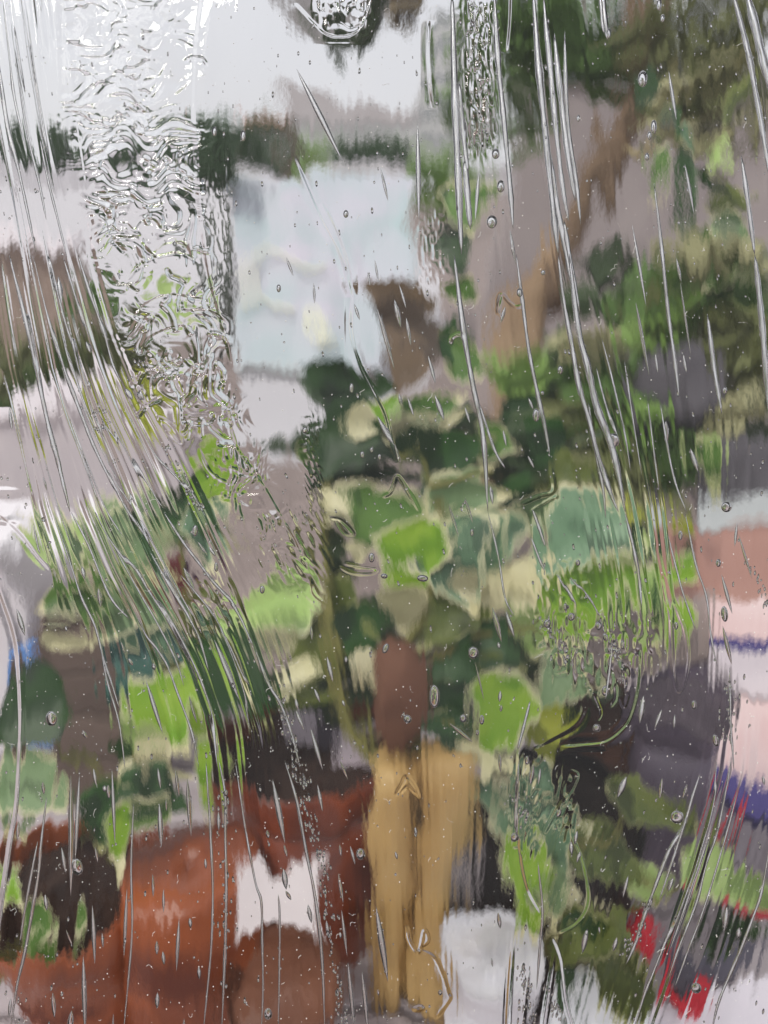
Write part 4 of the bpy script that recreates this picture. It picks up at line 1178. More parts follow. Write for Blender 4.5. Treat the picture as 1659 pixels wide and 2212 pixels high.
me.polygons.foreach_set('use_smooth', np.r_[np.ones(len(qf) + len(qb), bool), np.zeros(len(qs), bool)])
me.update(calc_edges=True)

mg = bpy.data.materials.new('clear cast glass')
mg.use_nodes = True
n_, l_ = mg.node_tree.nodes, mg.node_tree.links
n_.clear()
go = n_.new('ShaderNodeOutputMaterial')
gb = n_.new('ShaderNodeBsdfGlass')
gb.inputs['Color'].default_value = (0.992, 0.996, 0.99, 1)
gb.inputs['IOR'].default_value = 1.42
gb.inputs['Roughness'].default_value = 0.0
# drawn micro relief: short vertical flutes and a hammered grain, as fine height on the real surface
gtc = n_.new('ShaderNodeTexCoord')
gm1 = n_.new('ShaderNodeMapping'); gm1.inputs['Scale'].default_value = (320, 34, 150)
gm2 = n_.new('ShaderNodeMapping'); gm2.inputs['Scale'].default_value = (480, 300, 300)
l_.new(gtc.outputs['Object'], gm1.inputs['Vector']); l_.new(gtc.outputs['Object'], gm2.inputs['Vector'])
t1 = n_.new('ShaderNodeTexNoise'); t1.inputs['Scale'].default_value = 1; t1.inputs['Detail'].default_value = 1.5
t2_ = n_.new('ShaderNodeTexNoise'); t2_.inputs['Scale'].default_value = 1; t2_.inputs['Detail'].default_value = 1.0
l_.new(gm1.outputs['Vector'], t1.inputs['Vector']); l_.new(gm2.outputs['Vector'], t2_.inputs['Vector'])
# tilt of the surface up or down, column by column (fluted draw marks)
geo = n_.new('ShaderNodeNewGeometry')
sub = n_.new('ShaderNodeMath'); sub.operation = 'SUBTRACT'; sub.inputs[1].default_value = 0.5
l_.new(t1.outputs['Fac'], sub.inputs[0])
sc_ = n_.new('ShaderNodeVectorMath'); sc_.operation = 'SCALE'
sc_.inputs[0].default_value = tuple(UPV * 0.06)
gm3 = n_.new('ShaderNodeMapping'); gm3.inputs['Scale'].default_value = (9, 7, 7)
l_.new(gtc.outputs['Object'], gm3.inputs['Vector'])
t3_ = n_.new('ShaderNodeTexNoise'); t3_.inputs['Scale'].default_value = 1; t3_.inputs['Detail'].default_value = 1.0
l_.new(gm3.outputs['Vector'], t3_.inputs['Vector'])
mr3 = n_.new('ShaderNodeMapRange'); mr3.inputs['From Min'].default_value = .42; mr3.inputs['From Max'].default_value = .66; mr3.inputs['To Min'].default_value = .07
l_.new(t3_.outputs['Fac'], mr3.inputs['Value'])
mu3 = n_.new('ShaderNodeMath'); mu3.operation = 'MULTIPLY'
l_.new(sub.outputs['Value'], mu3.inputs[0]); l_.new(mr3.outputs['Result'], mu3.inputs[1])
l_.new(mu3.outputs['Value'], sc_.inputs['Scale'])
bp_ = n_.new('ShaderNodeBump'); bp_.inputs['Strength'].default_value = 1.0; bp_.inputs['Distance'].default_value = 0.000016
l_.new(t2_.outputs['Fac'], bp_.inputs['Height'])
add_ = n_.new('ShaderNodeVectorMath'); add_.operation = 'ADD'
l_.new(bp_.outputs['Normal'], add_.inputs[0]); l_.new(sc_.outputs['Vector'], add_.inputs[1])
nm_ = n_.new('ShaderNodeVectorMath'); nm_.operation = 'NORMALIZE'
l_.new(add_.outputs['Vector'], nm_.inputs[0])
l_.new(nm_.outputs['Vector'], gb.inputs['Normal'])
gr_ = n_.new('ShaderNodeBsdfRefraction')        # plain refraction mixed in, weakens the sky reflection to keep dark tones dark
gr_.inputs['Color'].default_value = (0.992, 0.996, 0.99, 1)
gr_.inputs['IOR'].default_value = 1.42
gr_.inputs['Roughness'].default_value = 0.0
l_.new(nm_.outputs['Vector'], gr_.inputs['Normal'])
gx_ = n_.new('ShaderNodeMixShader'); gx_.inputs['Fac'].default_value = .45
l_.new(gr_.outputs['BSDF'], gx_.inputs[1]); l_.new(gb.outputs['BSDF'], gx_.inputs[2])
l_.new(gx_.outputs['Shader'], go.inputs['Surface'])
me.materials.append(mg)
sheet_o = bpy.data.objects.new('glass_sheet', me)
link(sheet_o, panel)

mb_ = bpy.data.materials.new('air in glass')
mb_.use_nodes = True
n_, l_ = mb_.node_tree.nodes, mb_.node_tree.links
n_.clear()
go = n_.new('ShaderNodeOutputMaterial')
gb = n_.new('ShaderNodeBsdfGlass')
gb.inputs['IOR'].default_value = 1.5
gb.inputs['Roughness'].default_value = 0.0
l_.new(gb.outputs['BSDF'], go.inputs['Surface'])


ms_ = bpy.data.materials.new('silvery air line')      # white mirror and translucent mix added to give the lines bright sky glints
ms_.use_nodes = True
n_, l_ = ms_.node_tree.nodes, ms_.node_tree.links
n_.clear()
go = n_.new('ShaderNodeOutputMaterial')
gb = n_.new('ShaderNodeBsdfGlass'); gb.inputs['IOR'].default_value = 1.5; gb.inputs['Roughness'].default_value = 0.0
gtr = n_.new('ShaderNodeBsdfTranslucent'); gtr.inputs['Color'].default_value = (.95, .95, .96, 1)
gdf = n_.new('ShaderNodeBsdfGlossy'); gdf.inputs['Color'].default_value = (.97, .97, .97, 1); gdf.inputs['Roughness'].default_value = .22
gm_ = n_.new('ShaderNodeMixShader'); gm_.inputs['Fac'].default_value = .85
l_.new(gtr.outputs['BSDF'], gm_.inputs[1]); l_.new(gdf.outputs['BSDF'], gm_.inputs[2])
gt_ = n_.new('ShaderNodeTexCoord'); gp_ = n_.new('ShaderNodeMapping'); gp_.inputs['Scale'].default_value = (500, 45, 100)
gn_ = n_.new('ShaderNodeTexNoise'); gn_.inputs['Scale'].default_value = 1; gn_.inputs['Detail'].default_value = 2
gr2 = n_.new('ShaderNodeMapRange'); gr2.inputs['From Min'].default_value = .36; gr2.inputs['From Max'].default_value = .66; gr2.inputs['To Min'].default_value = .06; gr2.inputs['To Max'].default_value = .8
l_.new(gt_.outputs['Object'], gp_.inputs['Vector']); l_.new(gp_.outputs['Vector'], gn_.inputs['Vector']); l_.new(gn_.outputs['Fac'], gr2.inputs['Value'])
gx2 = n_.new('ShaderNodeMixShader')
l_.new(gr2.outputs['Result'], gx2.inputs['Fac']); l_.new(gb.outputs['BSDF'], gx2.inputs[1]); l_.new(gm_.outputs['Shader'], gx2.inputs[2])
l_.new(gx2.outputs['Shader'], go.inputs['Surface'])


def surf(x, y):
    """Relief height of the front at (x, y), picture units."""
    i = min(max(int(round((x - XL) / STEP)), 0), NX - 1)
    j = min(max(int(round((y - YT) / STEP)), 0), NY - 1)
    return ZF + H[j, i]


# ---- drawn air lines: hollow tubes inside the sheet, faces turned inwards
def air_tube(pts, r, n=16, k=6, zc=4.0, beads=0.0):
    p = smooth_path(pts, k)
    vs, fs = [], []
    m = len(p)
    ph = random.uniform(0, 6)
    for i, q in enumerate(p):
        t = i / (m - 1)
        rad = r * (min(1, 5 * t, 5 * (1 - t)) ** .6 * .94 + .06)
        rad *= 1 + .22 * math.sin(t * m * .55 + ph) * math.sin(t * 9 + ph) + beads * math.sin(i * 2.4)
        a_ = p[min(i + 1, m - 1)] - p[max(i - 1, 0)]
        a_ = a_ / (np.hypot(*a_) + 1e-9)
        for c in range(n):
            an = 2 * math.pi * c / n
            o_ = math.cos(an) * rad
            vs.append(loc(q[0] - a_[1] * o_, q[1] + a_[0] * o_, zc + math.sin(an) * rad * .75))
    for i in range(m - 1):
        for c in range(n):
            j = (c + 1) % n
            fs.append((i * n + c, i * n + j, (i + 1) * n + j, (i + 1) * n + c))
    fs.append(tuple(reversed(range(n))))
    fs.append(tuple(range((m - 1) * n, m * n)))
    me_ = bpy.data.meshes.new('air_line')
    me_.from_pydata(vs, [], fs)
    me_.polygons.foreach_set('use_smooth', [True] * len(me_.polygons))
    me_.materials.append(ms_)
    return me_


import bmesh


def inward(me_):
    b_ = bmesh.new(); b_.from_mesh(me_)
    bmesh.ops.recalc_face_normals(b_, faces=b_.faces)
    bmesh.ops.reverse_faces(b_, faces=b_.faces)
    b_.to_mesh(me_); b_.free()
    return me_


LINES = [  # polyline, radius
    ([(0, 120), (20, 267), (47, 383), (83, 553)], 2.6), ([(27, 553), (63, 696), (87, 806), (110, 913), (133, 1000), (157, 1106)], 3.4), ([(157, 1106), (197, 1183), (240, 1286), (283, 1336)], 2.4),
    ([(293, 1319), (320, 1369), (360, 1429), (387, 1499), (417, 1579), (433, 1659)], 2.2), ([(73, 553), (110, 696), (143, 800), (173, 876), (207, 963), (250, 1050), (287, 1110), (330, 1170)], 2.6),
    ([(207, 1106), (233, 1156), (267, 1199), (300, 1233), (327, 1279), (360, 1326), (393, 1383), (420, 1436), (443, 1489), (460, 1549), (473, 1659)], 3.2),
    ([(473, 1640), (487, 1709), (488, 1792), (490, 1909), (487, 2059), (480, 2230)], 2.8), ([(35, 60), (60, 260), (90, 400), (105, 480)], 1.8), ([(55, 20), (80, 200), (112, 380), (120, 420)], 1.5), ([(12, 10), (34, 200), (62, 330)], 1.4),
    ([(173, 553), (200, 640), (230, 720), (247, 786), (268, 830)], 2.4), ([(213, 900), (267, 963), (310, 1033), (357, 1100)], 2.2), ([(357, 1106), (397, 1169), (433, 1216), (467, 1259), (510, 1309), (553, 1400)], 3.0),
    ([(553, 1400), (580, 1473), (606, 1516), (630, 1580), (650, 1659)], 3.2), ([(616, 1640), (643, 1729), (663, 1836), (683, 1942), (696, 2059), (703, 2230)], 2.8), ([(110, 553), (140, 680), (165, 760), (190, 850)], 1.7), ([(140, 560), (165, 640), (196, 745)], 1.6),
    ([(90, 300), (110, 400), (135, 500), (150, 560)], 1.6), ([(120, 640), (150, 760), (188, 870), (215, 930)], 1.6), ([(150, 900), (190, 1000), (232, 1100), (270, 1160)], 1.8), ([(100, 980), (130, 1090), (158, 1180)], 1.6), ([(178, 870), (222, 970), (262, 1040)], 1.5),
    ([(120, 1106), (150, 1199), (177, 1286), (207, 1353), (230, 1433), (263, 1536)], 2.6), ([(250, 1180), (300, 1270), (340, 1340), (380, 1420), (400, 1480)], 2.0), ([(330, 1190), (380, 1280), (430, 1370), (455, 1450)], 2.0), ([(300, 1120), (345, 1200), (395, 1290), (430, 1340)], 1.8),
    ([(390, 1240), (450, 1310), (500, 1390), (540, 1480)], 2.0), ([(460, 1320), (500, 1400), (530, 1500), (540, 1580)], 1.8), ([(285, 900), (340, 985), (410, 1060), (450, 1120)], 2.0), ([(230, 1010), (280, 1075), (320, 1130)], 1.5), ([(75, 1130), (85, 1180), (90, 1195)], 1.6),
    ([(975, -20), (983, 233), (990, 400), (996, 553)], 4.0), ([(980, 553), (1000, 713), (1020, 830), (1043, 946), (1053, 1106)], 3.4), ([(1033, 870), (1066, 970), (1090, 1013)], 2.6), ([(990, 180), (1000, 300), (1010, 380)], 2.8), ([(1053, 1106), (1075, 1200), (1090, 1290), (1110, 1330)], 1.8),
    ([(1003, 350), (1008, 420), (1015, 500)], 3.6), ([(1065, -20), (1073, 133), (1086, 267), (1100, 417), (1106, 500)], 3.4), ([(1113, 553), (1126, 653), (1139, 753), (1156, 836), (1173, 913), (1186, 983)], 2.4),
    ([(1149, -20), (1163, 167), (1176, 300), (1193, 467), (1203, 553)], 4.4), ([(1172, -10), (1186, 150), (1200, 300), (1215, 420), (1226, 480)], 3.2), ([(1195, 80), (1207, 200), (1222, 330), (1240, 440)], 3.4), ([(1216, 77), (1222, 267), (1239, 383), (1251, 490)], 2.4),
    ([(1226, 553), (1246, 713), (1266, 793), (1286, 880), (1313, 950), (1333, 1026), (1346, 1106)], 4.2), ([(1203, 553), (1216, 653), (1233, 746), (1249, 836), (1269, 903), (1289, 983), (1316, 1066), (1333, 1106)], 3.0), ([(1346, 1106), (1363, 1173), (1376, 1239), (1383, 1313)], 3.0),
    ([(1180, 300), (1200, 440), (1222, 553), (1240, 640)], 3.2), ([(1270, 870), (1282, 960), (1300, 1050), (1306, 1120)], 2.6), ([(1215, 480), (1228, 560), (1250, 680)], 2.6), ([(1296, -20), (1303, 40), (1310, 92)], 3.0), ([(1290, -20), (1296, 50), (1300, 80)], 1.8),
    ([(1573, -20), (1606, 100), (1626, 200), (1646, 317), (1662, 400)], 3.6), ([(1606, -20), (1636, 100), (1665, 220)], 5.0), ([(1598, 340), (1616, 467), (1626, 553)], 2.8), ([(1626, 553), (1639, 670), (1649, 786), (1656, 896)], 3.4),
    ([(1409, 400), (1426, 553), (1439, 680), (1453, 780), (1463, 860)], 2.2), ([(1524, 680), (1539, 800), (1556, 896)], 2.6), ([(1296, 733), (1319, 820), (1346, 936), (1359, 1020)], 1.8), ([(1286, 793), (1306, 870), (1333, 953)], 1.7), ([(1346, 780), (1363, 886), (1383, 1026)], 1.6),
    ([(1396, 866), (1406, 953), (1419, 1060)], 1.6), ([(1423, 873), (1439, 970), (1456, 1046), (1479, 1106)], 2.0), ([(1476, 1106), (1499, 1216), (1523, 1289), (1533, 1373), (1546, 1439)], 2.0), ([(1149, 1100), (1163, 1140), (1176, 1180)], 2.8), ([(1146, 1160), (1162, 1200), (1176, 1236)], 2.2),
    ([(1200, 1240), (1222, 1270), (1243, 1310)], 2.2), ([(1229, 1246), (1266, 1286), (1293, 1330)], 1.8), ([(1319, 1390), (1312, 1450), (1303, 1510)], 2.4), ([(1570, 1440), (1573, 1560), (1580, 1659)], 2.0), ([(1440, 1150), (1470, 1270), (1500, 1360)], 1.8),
    ([(1509, 1669), (1493, 1716), (1473, 1782), (1443, 1832), (1413, 1909), (1389, 1976), (1369, 2036), (1349, 2079)], 3.6), ([(1543, 1640), (1533, 1742), (1503, 1846), (1469, 1942), (1433, 2026), (1406, 2092), (1386, 2142), (1359, 2230)], 2.6),
    ([(1573, 1640), (1546, 1782), (1519, 1859), (1499, 1942), (1459, 2042), (1436, 2109)], 2.8), ([(1586, 1716), (1563, 1802), (1516, 1959), (1479, 2059), (1453, 2130)], 2.2), ([(1659, 1800), (1639, 1916), (1619, 1976), (1596, 2036), (1573, 2092), (1546, 2159), (1530, 2230)], 3.0), ([(1480, 1760), (1450, 1850), (1420, 1940)], 2.2), ([(1530, 1790), (1500, 1880), (1470, 1970), (1440, 2050)], 2.0),
    ([(1119, 1640), (1113, 1726), (1113, 1802)], 2.4), ([(1143, 1510), (1128, 1570), (1116, 1616)], 2.6), ([(1159, 1856), (1169, 1959), (1163, 2042), (1156, 2130)], 2.2),
    ([(50, 1640), (43, 1742), (30, 1819), (13, 1942), (-4, 2070)], 2.4), ([(108, 1716), (97, 1802), (90, 1879), (77, 1959), (60, 2052), (43, 2126), (28, 2230)], 3.0), ([(87, 1812), (63, 1936), (47, 2036)], 2.2),
    ([(223, 1400), (240, 1480), (263, 1560), (276, 1659)], 1.8), ([(293, 1732), (288, 1859), (290, 1992), (283, 2092), (270, 2230)], 2.2), ([(447, 1640), (457, 1792), (462, 1926), (457, 2059), (441, 2230)], 2.4),
    ([(510, 1640), (530, 1776), (553, 1899), (566, 1942), (568, 2026), (570, 2126), (566, 2230)], 2.2), ([(603, 1926), (606, 1992), (603, 2230)], 1.8), ([(636, 1700), (650, 1776), (672, 1880)], 1.8),
]
for pts, r in LINES:
    me_ = inward(air_tube(pts, r * (1.75 if pts[0][1] < 700 and pts[0][0] > 900 else 1.5 if pts[0][1] < 700 else 1.15), zc=random.uniform(-4, 8), beads=.08))
    link(bpy.data.objects.new('air_line', me_), panel)

# ---- bubbles: shared meshes, each bubble an object
bmt = bmesh.new()
bmesh.ops.create_uvsphere(bmt, u_segments=16, v_segments=10, radius=1.0)
bmesh.ops.reverse_faces(bmt, faces=bmt.faces)
BUB = bpy.data.meshes.new('bubble'); bmt.to_mesh(BUB); bmt.free()
BUB.polygons.foreach_set('use_smooth', [True] * len(BUB.polygons)); BUB.materials.append(mb_)
# spindle: unit needle along Y
vs, fs = [], []
for i in range(13):
    t = i / 12
    rad = (math.sin(math.pi * t) ** .85) if 0 < i < 12 else .02
    for c in range(14):
        an = 2 * math.pi * c / 14
        vs.append((math.cos(an) * rad, -1 + 2 * t, math.sin(an) * rad))
for i in range(12):
    for c in range(14):
        fs.append((i * 14 + c, (i + 1) * 14 + c, (i + 1) * 14 + (c + 1) % 14, i * 14 + (c + 1) % 14))
fs += [tuple(range(14)), tuple(reversed(range(168, 182)))]
NEE = bpy.data.meshes.new('needle_bubble'); NEE.from_pydata(vs, [], fs)
NEE.polygons.foreach_set('use_smooth', [True] * len(NEE.polygons)); NEE.materials.append(mb_)
inward(NEE)
NEES = NEE.copy(); NEES.materials[0] = ms_  # needle copy in the whitened material, for bright glints


def cavity(name, me_, x, y, rx, ry, tilt, z, dz=None):
    o = bpy.data.objects.new(name, me_)
    o.location = loc(x, y, z)
    o.rotation_euler = (0, 0, tilt)
    o.scale = (rx * PX, ry * PX, (dz or rx * .85) * PX)
    link(o, panel)
    return o


BUBBLES = [(118, 1548, 13, 17, -.15), (171, 1868, 13, 19, -.2), (779, 1841, 10, 13, 0), (581, 2182, 9, 13, 0), (1061, 483, 12, 15, 0), (1080, 407, 9, 14, 0), (1068, 340, 9, 12, 0), (1384, 177, 11, 19, .05), (1321, 953, 13, 17, 0), (1021, 1408, 12, 14, 0), (803, 1204, 7, 11, 0),
           (833, 1399, 7, 12, .4), (938, 1503, 12, 26, 0), (425, 1146, 7, 13, .05), (470, 1224, 5, 11, 0), (1156, 898, 8, 15, 0), (1208, 801, 6, 10, 0), (568, 1273, 6, 9, 0), (880, 1550, 10, 9, 1.0), (912, 1248, 13, 8, .1), (830, 1243, 8, 6, .1), (1040, 1553, 6, 11, 0), (1000, 1550, 8, 9, 0), (760, 840, 5, 11, 0),
           (783, 983, 5, 8, 0), (803, 973, 4, 6, 0), (604, 627, 5, 9, 0), (748, 468, 6, 9, 0), (465, 288, 6, 11, 0), (528, 300, 6, 13, 0), (820, 1588 - 600, 4, 7, 0), (1110, 1806, 8, 10, 0), (612, 1580, 4, 7, 0), (1030, 1580, 4, 6, 0), (490, 1709, 5, 7, 0), (950, 2134, 5, 6, 0), (660, 930, 6, 7, 0), (1018, 1130 + 20, 4, 8, 0),
           (1170, 593, 5, 6, 0), (1170, 600 + 250, 4, 5, 0), (1120, 636, 7, 10, 0), (1408, 280, 7, 16, 0), (1398, 300, 5, 10, 0), (1393, 345, 5, 9, 0), (1246, 262, 4, 8, 0), (1310, 82, 5, 12, 0), (1418, 20, 6, 14, .05), (1425, 50, 5, 9, .05), (1485, 414, 5, 10, 0), (1562, 845, 5, 8, 0), (1546, 1215, 6, 9, 0), (1465, 1156, 5, 11, 0),
           (1561, 1325, 8, 18, -.1), (1495, 1520, 6, 10, 0), (1540, 1595, 7, 14, -.2), (1455, 1350, 5, 9, 0), (1290, 1350, 8, 10, 0), (1305, 1375, 6, 9, 0), (1340, 1390, 6, 10, 0), (1220, 1310, 6, 9, 0), (1245, 1215, 5, 7, 0), (1180, 1345, 9, 11, .3), (1230, 1330, 7, 9, 0), (1137, 1640, 5, 10, 0), (1305, 1490, 9, 12, .2), (1285, 1568, 9, 9, .4),
           (1458, 1760, 15, 15, 0), (1500, 2128, 12, 12, 0), (1565, 1065 + 30, 12, 12, 0)]
for (x, y, rx, ry, t_) in BUBBLES:
    z = random.uniform(-3, 10)
    cavity('bubble', BUB, x, y, rx * .95, ry * .95, -t_, z, min(rx, 9) * .8)

NEEDLES = [((642, 155), (740, 352), 8), ((902, 270), (905, 480), 7), ((822, 370), (838, 440), 4), ((866, 1150), (890, 1300), 0), ((1439, 160), (1456, 267), 5), ((1474, 360), (1493, 467), 4.5), ((1363, 487), (1393, 663), 4.5), ((1369, 656), (1399, 816), 5), ((1456, 563), (1466, 613), 4.5), ((1466, 613), (1489, 770), 3),
           ((1413, 766), (1418, 806), 4), ((1472, 768), (1479, 806), 4.5), ((1486, 970), (1503, 1020), 7), ((1435, 910), (1438, 960), 7), ((1555, 1350), (1574, 1433), 6), ((1589, 1130), (1584, 1180), 4), ((1589, 1153), (1618, 1250), 3.5), ((1555, 1240), (1578, 1325), 5), ((1100, 500), (1112, 575), 5), ((1033, 375), (1025, 480), 5),
           ((815, 670), (852, 800), 5.5), ((852, 650), (866, 710), 7), ((862, 620), (877, 670), 3.5), ((877, 690), (887, 750), 5), ((766, 660), (778, 695), 4), ((924, 770), (940, 830), 5), ((938, 855), (958, 910), 7), ((862, 853), (868, 880), 5), ((880, 860), (893, 900), 4), ((1003, 880), (1014, 915), 4), ((815, 900), (850, 965), 7), ((852, 960), (862, 1000), 5),
           ((620, 560), (635, 600), 3.5), ((795, 590), (800, 620), 3), ((679, 615), (681, 660), 3.5), ((810, 565), (818, 612), 3), ((1090, 665), (1080, 700), 5), ((1128, 490), (1148, 575), 0), ((968, 1090), (990, 1160), 4), ((1003, 1075), (1020, 1130), 4), ((1058, 1050), (1063, 1090), 5), ((1085, 930), (1092, 965), 4), ((1140, 860), (1150, 885), 4),
           ((1138, 985), (1152, 1012), 4), ((545, 1340), (560, 1390), 0), ((673, 1350), (675, 1380), 4), ((707, 1415), (720, 1470), 6), ((748, 1415), (748, 1430), 5), ((680, 1485), (692, 1515), 5), ((640, 1505), (645, 1530), 5), ((640, 1530), (658, 1575), 4.5), ((672, 1570), (698, 1660), 6), ((740, 1510), (745, 1524), 4), ((735, 1640), (752, 1680), 4),
           ((1062, 1310), (1082, 1385), 7), ((1092, 1320), (1110, 1375), 6), ((1075, 1385), (1078, 1400), 5), ((1024, 1425), (1044, 1510), 2.5), ((1080, 1490), (1078, 1515), 5), ((1082, 1520), (1080, 1535), 4), ((970, 1560), (1020, 1600), 5), ((1078, 1625), (1080, 1665), 4.5), ((1110, 1455), (1085, 1490), 0),
           ((590, 1680), (617, 1818), 8), ((615, 1818), (622, 1845), 4), ((687, 1690), (698, 1748), 5), ((731, 1880), (742, 1945), 5), ((757, 1822), (768, 1862), 4), ((734, 1820), (737, 1845), 4), ((738, 1960), (750, 2060), 4.5), ((812, 1950), (838, 2112), 9), ((782, 2090), (796, 2225), 6), ((614, 1870), (620, 1915), 8), ((618, 1920), (630, 1940), 5),
           ((666, 1950), (674, 1990), 6), ((706, 1980), (711, 2020), 5), ((752, 2070), (766, 2212), 6), ((578, 1790), (581, 1808), 5), ((854, 1835), (858, 1852), 4), ((896, 1780), (899, 1800), 4), ((735, 2005), (737, 2020), 4), ((1074, 1965), (1079, 2000), 6), ((1060, 2060), (1062, 2080), 2.5), ((816, 2130), (818, 2145), 3),
           ((158, 1669), (158, 1930), 8), ((177, 1670), (168, 1850), 6), ((247, 1655), (254, 1815), 5), ((203, 1950), (209, 2075), 6), ((280, 1912), (273, 2060), 5), ((391, 1975), (386, 2088), 5), ((186, 2055), (190, 2220), 7), ((335, 1880), (336, 1930), 4), ((356, 1915), (357, 1965), 3.5), ((120, 2135), (124, 2190), 6), ((160, 2175), (154, 2225), 8), ((345, 2135), (344, 2170), 6),
           ((347, 1732), (352, 1825), 7), ((408, 1675), (417, 1800), 7), ((383, 1655), (391, 1715), 5), ((344, 1655), (350, 1700), 4), ((137, 1826), (146, 1882), 5), ((212, 1822), (217, 1856), 4), ((207, 1655), (213, 1692), 5), ((97, 1685), (100, 1712), 5), ((46, 1770), (42, 1812), 5), ((474, 1750), (475, 1790), 5), ((413, 1975), (415, 1998), 5), ((343, 2024), (343, 2055), 5), ((355, 2048), (358, 2078), 5),
           ((433, 2078), (434, 2106), 5), ((104, 1925), (108, 1960), 6), ((232, 1690), (232, 1705), 6), ((238, 1690), (240, 1720), 6), ((150, 2000), (163, 2035), 3), ((28, 2150), (24, 2190), 5), ((402, 2190), (398, 2230), 4), ((250, 2180), (249, 2225), 2.5), ((224, 2010), (226, 2042), 3.5), ((361, 1720), (362, 1748), 3), ((446, 1850), (447, 1872), 4), ((460, 1655), (463, 1690), 3),
           ((320, 1466), (356, 1580), 6), ((465, 1380), (518, 1510), 8), ((410, 1500), (428, 1560), 4), ((40, 1314), (58, 1372), 7), ((182, 1222), (188, 1250), 6), ((216, 1270), (222, 1310), 6), ((148, 1350), (150, 1362), 4), ((265, 1385), (275, 1410), 4), ((283, 1420), (292, 1435), 5), ((300, 1330), (320, 1360), 4), ((335, 1430), (338, 1445), 7), ((183, 1575), (192, 1592), 5), ((219, 1640), (220, 1530), 0),
           ((400, 1225), (425, 1275), 7), ((430, 1170), (452, 1200), 4), ((455, 1180), (470, 1200), 5), ((275, 840), (290, 865), 6), ((302, 845), (312, 868), 6), ((195, 823), (198, 845), 7), ((190, 740), (200, 765), 5), ((130, 600), (138, 660), 7), ((160, 730), (170, 770), 6), ((25, 880), (30, 930), 5), ((215, 905), (245, 955), 5), ((100, 1030), (108, 1060), 5),
           ((523, 1310), (530, 1330), 0), ((1349, 1672), (1330, 1718), 9), ((1425, 1676), (1420, 1720), 6), ((1355, 1888), (1343, 1935), 5), ((1265, 2000), (1255, 2052), 8), ((1564, 1952), (1558, 2005), 8), ((1245, 1790), (1238, 1820), 6), ((1208, 1742), (1200, 1760), 6), ((1250, 1835), (1245, 1860), 4), ((1590, 1995), (1588, 2020), 7), ((1330, 2020), (1322, 2050), 6), ((1290, 1995), (1292, 2010), 3),
           ((1387, 1500), (1378, 1560), 8), ((1425, 1530), (1410, 1570), 5), ((1452, 1540), (1450, 1570), 4), ((1480, 1690), (1470, 1720), 5), ((1640, 1670), (1643, 1690), 4), ((1450, 1890), (1440, 1920), 5), ((1230, 1810), (1232, 1840), 6), ((1149, 1645), (1144, 1690), 7), ((1165, 1655), (1160, 1690), 4)]
for (p0_, p1_, r) in NEEDLES:
    if r <= 0:
        continue
    dx, dy = p1_[0] - p0_[0], p1_[1] - p0_[1]
    L = math.hypot(dx, dy)
    cavity('needle_bubble', random.choice((NEE, NEES, NEES)), (p0_[0] + p1_[0]) / 2, (p0_[1] + p1_[1]) / 2, r * .8, L / 2, -math.atan2(-dx, dy) * -1 if False else math.atan2(dx, dy), random.uniform(-2, 9), r * .62)

# ---- fine seeds and bead trails, too many to pick apart: one part
vs, fs = [], []
OCT = [(1, 0, 0), (-1, 0, 0), (0, 1, 0), (0, -1, 0), (0, 0, 1), (0, 0, -1)]
ico = bmesh.new(); bmesh.ops.create_icosphere(ico, subdivisions=1, radius=1.0)
bmesh.ops.reverse_faces(ico, faces=ico.faces)
ICV = [v.co.copy() for v in ico.verts]
ICF = [tuple(v.index for v in f.verts) for f in ico.faces]
ico.free()


def seed_at(x, y, rx, ry, z):
    t = math.atan(flow_dir(x, y))
    ct, st = math.cos(t), math.sin(t)
    b = len(vs)
    for c in ICV:
        ux, uy = c.x * rx, c.y * ry
        vs.append(loc(x + ux * ct + uy * st, y - ux * st + uy * ct, z + c.z * rx * .8))
    fs.extend(tuple(i + b for i in f) for f in ICF)


for _ in range(1500):
    x, y = random.uniform(XL + 40, XR - 40), random.uniform(YT + 40, YB - 40)
    r = random.choice((1.2, 1.4, 1.6, 1.8, 2.2, 2.8))
    seed_at(x, y, r, r * random.uniform(1.0, 3.2), random.uniform(-12, 16))
for line, n in [([(650, 1676), (660, 1720), (672, 1780), (688, 1830), (700, 1880), (705, 1940), (715, 2010), (728, 2080), (735, 2150), (745, 2220)], 150), ([(605, 1500), (622, 1560), (640, 1640), (655, 1690)], 70), ([(1010, -40), (1020, 80), (1030, 200), (1045, 330)], 60),
                ([(1160, 1330), (1200, 1380), (1240, 1440)], 50), ([(1290, 1330), (1330, 1400), (1350, 1480)], 50), ([(1130, 1700), (1125, 1790)], 20), ([(1569, 1470), (1572, 1600)], 36), ([(1615, 1215), (1650, 1310)], 22), ([(478, 1700), (487, 1800), (488, 1940), (484, 2060)], 46), ([(1180, 2120), (1200, 2200)], 40), ([(1130, 2080), (1140, 2210)], 60), ([(1345, 2060), (1400, 1940)], 40),
                ([(355, 960), (400, 1040), (430, 1100)], 40), ([(280, 720), (330, 820)], 30), ([(200, 860), (230, 930)], 20)]:
    for _ in range(n):
        t = random.uniform(0, 1)
        q = np.array(line, float)
        x = np.interp(t, np.linspace(0, 1, len(q)), q[:, 0]) + random.gauss(0, 8)
        y = np.interp(t, np.linspace(0, 1, len(q)), q[:, 1])
        r = random.uniform(1.2, 3.0)
        seed_at(x, y, r, r * random.uniform(1.2, 4.2), random.uniform(-6, 12))
sd_ = mesh_obj('seed_bubbles', vs, fs, mb_, panel)
sd_['kind'] = 'stuff'

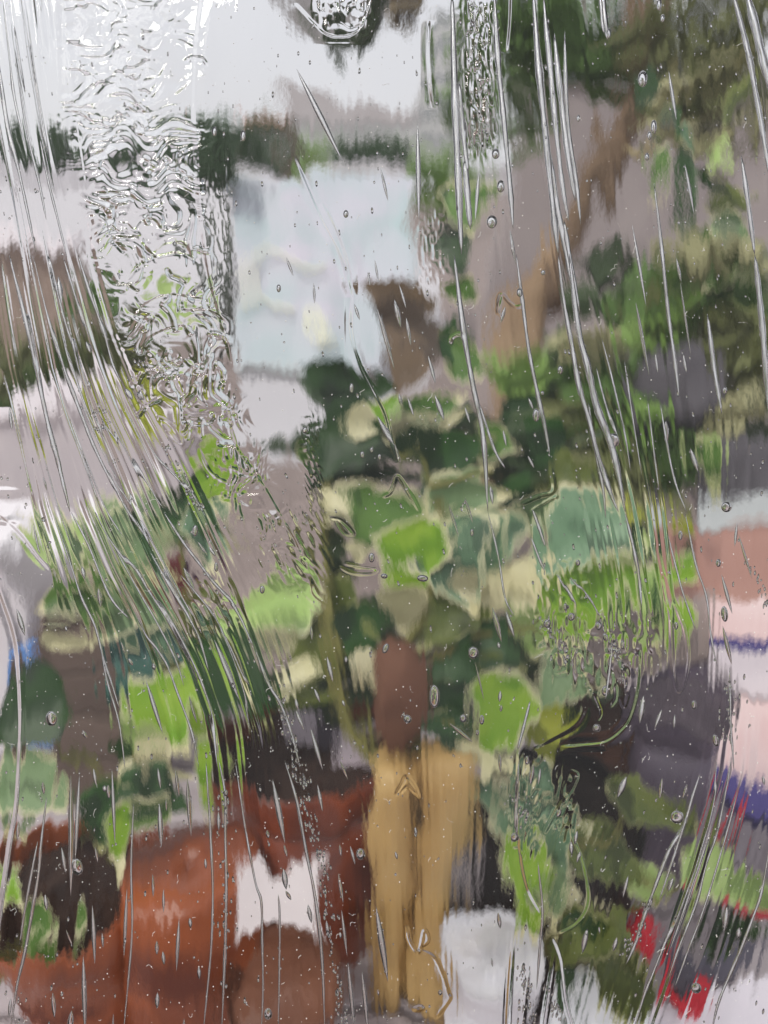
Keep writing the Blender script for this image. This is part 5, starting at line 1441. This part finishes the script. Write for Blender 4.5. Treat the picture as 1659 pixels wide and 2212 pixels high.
# ---- dust specks and lint lying on the front
M_DUST = mat('pale dust', srgb(236, 234, 226), srgb(244, 242, 236), 50, .9, 0)
vs, fs = [], []
for _ in range(3600):
    x, y = random.uniform(XL + 20, XR - 20), random.uniform(YT + 20, YB - 20)
    if y < 1100 and random.random() < .35:
        continue
    z = surf(x, y) + .5
    r = random.choice((.6, .7, .8, 1.1, 1.5))
    b = len(vs)
    a_ = random.uniform(0, 6)
    vs += [loc(x + r * math.cos(a_ + k * 1.5708), y + r * 1.2 * math.sin(a_ + k * 1.5708), z) for k in range(4)] + [loc(x, y, z + r)]
    fs += [(b + (k + 1) % 4, b + k, b + 4) for k in range(4)]
for _ in range(230):
    x, y = random.uniform(0, 1659), random.uniform(500, 2212) if random.random() < .8 else random.uniform(0, 900)
    an, b = random.uniform(0, 6), len(vs)
    L = random.uniform(6, 22) / 6
    pts = []
    for k in range(7):
        pts.append((x, y)); an += random.gauss(0, .6)
        x += L * math.cos(an); y += L * math.sin(an)
    for k, (px_, py_) in enumerate(pts):
        z = surf(px_, py_) + 1.0
        vs += [loc(px_ - .32, py_ - .32, z), loc(px_ + .32, py_ + .32, z), loc(px_, py_, z + .5)]
        if k:
            q = b + 3 * k
            for c in range(3):
                fs.append((q + c, q + (c + 1) % 3, q - 3 + (c + 1) % 3, q - 3 + c))
du = mesh_obj('dust', vs, fs, M_DUST, panel, False)
du['kind'] = 'stuff'

# ---- steel feet that hold the panel, below the picture
M_STEEL = mat('brushed steel', srgb(150, 150, 152), srgb(170, 170, 172), 20, .35, .05)
bpy.context.view_layer.update()
inv = panel.matrix_world.inverted() if panel.matrix_world != Matrix.Identity(4) else Matrix.Identity(4)
W = Matrix.LocRotScale(ROOT, RM.to_quaternion(), (1, 1, 1)).inverted()
for sx in (-700, 700):
    foot = P(CX + sx, YB - 10, DG)
    mbx = MB().tube([foot + UPV * .03, foot - UPV * .01, Vector((foot.x, foot.y + .01, .02)), Vector((foot.x, foot.y + .01, 0))], [.014, .014, .012, .03], 12)
    mesh_obj('foot', [W @ v for v in mbx.v], mbx.f, M_STEEL, panel)
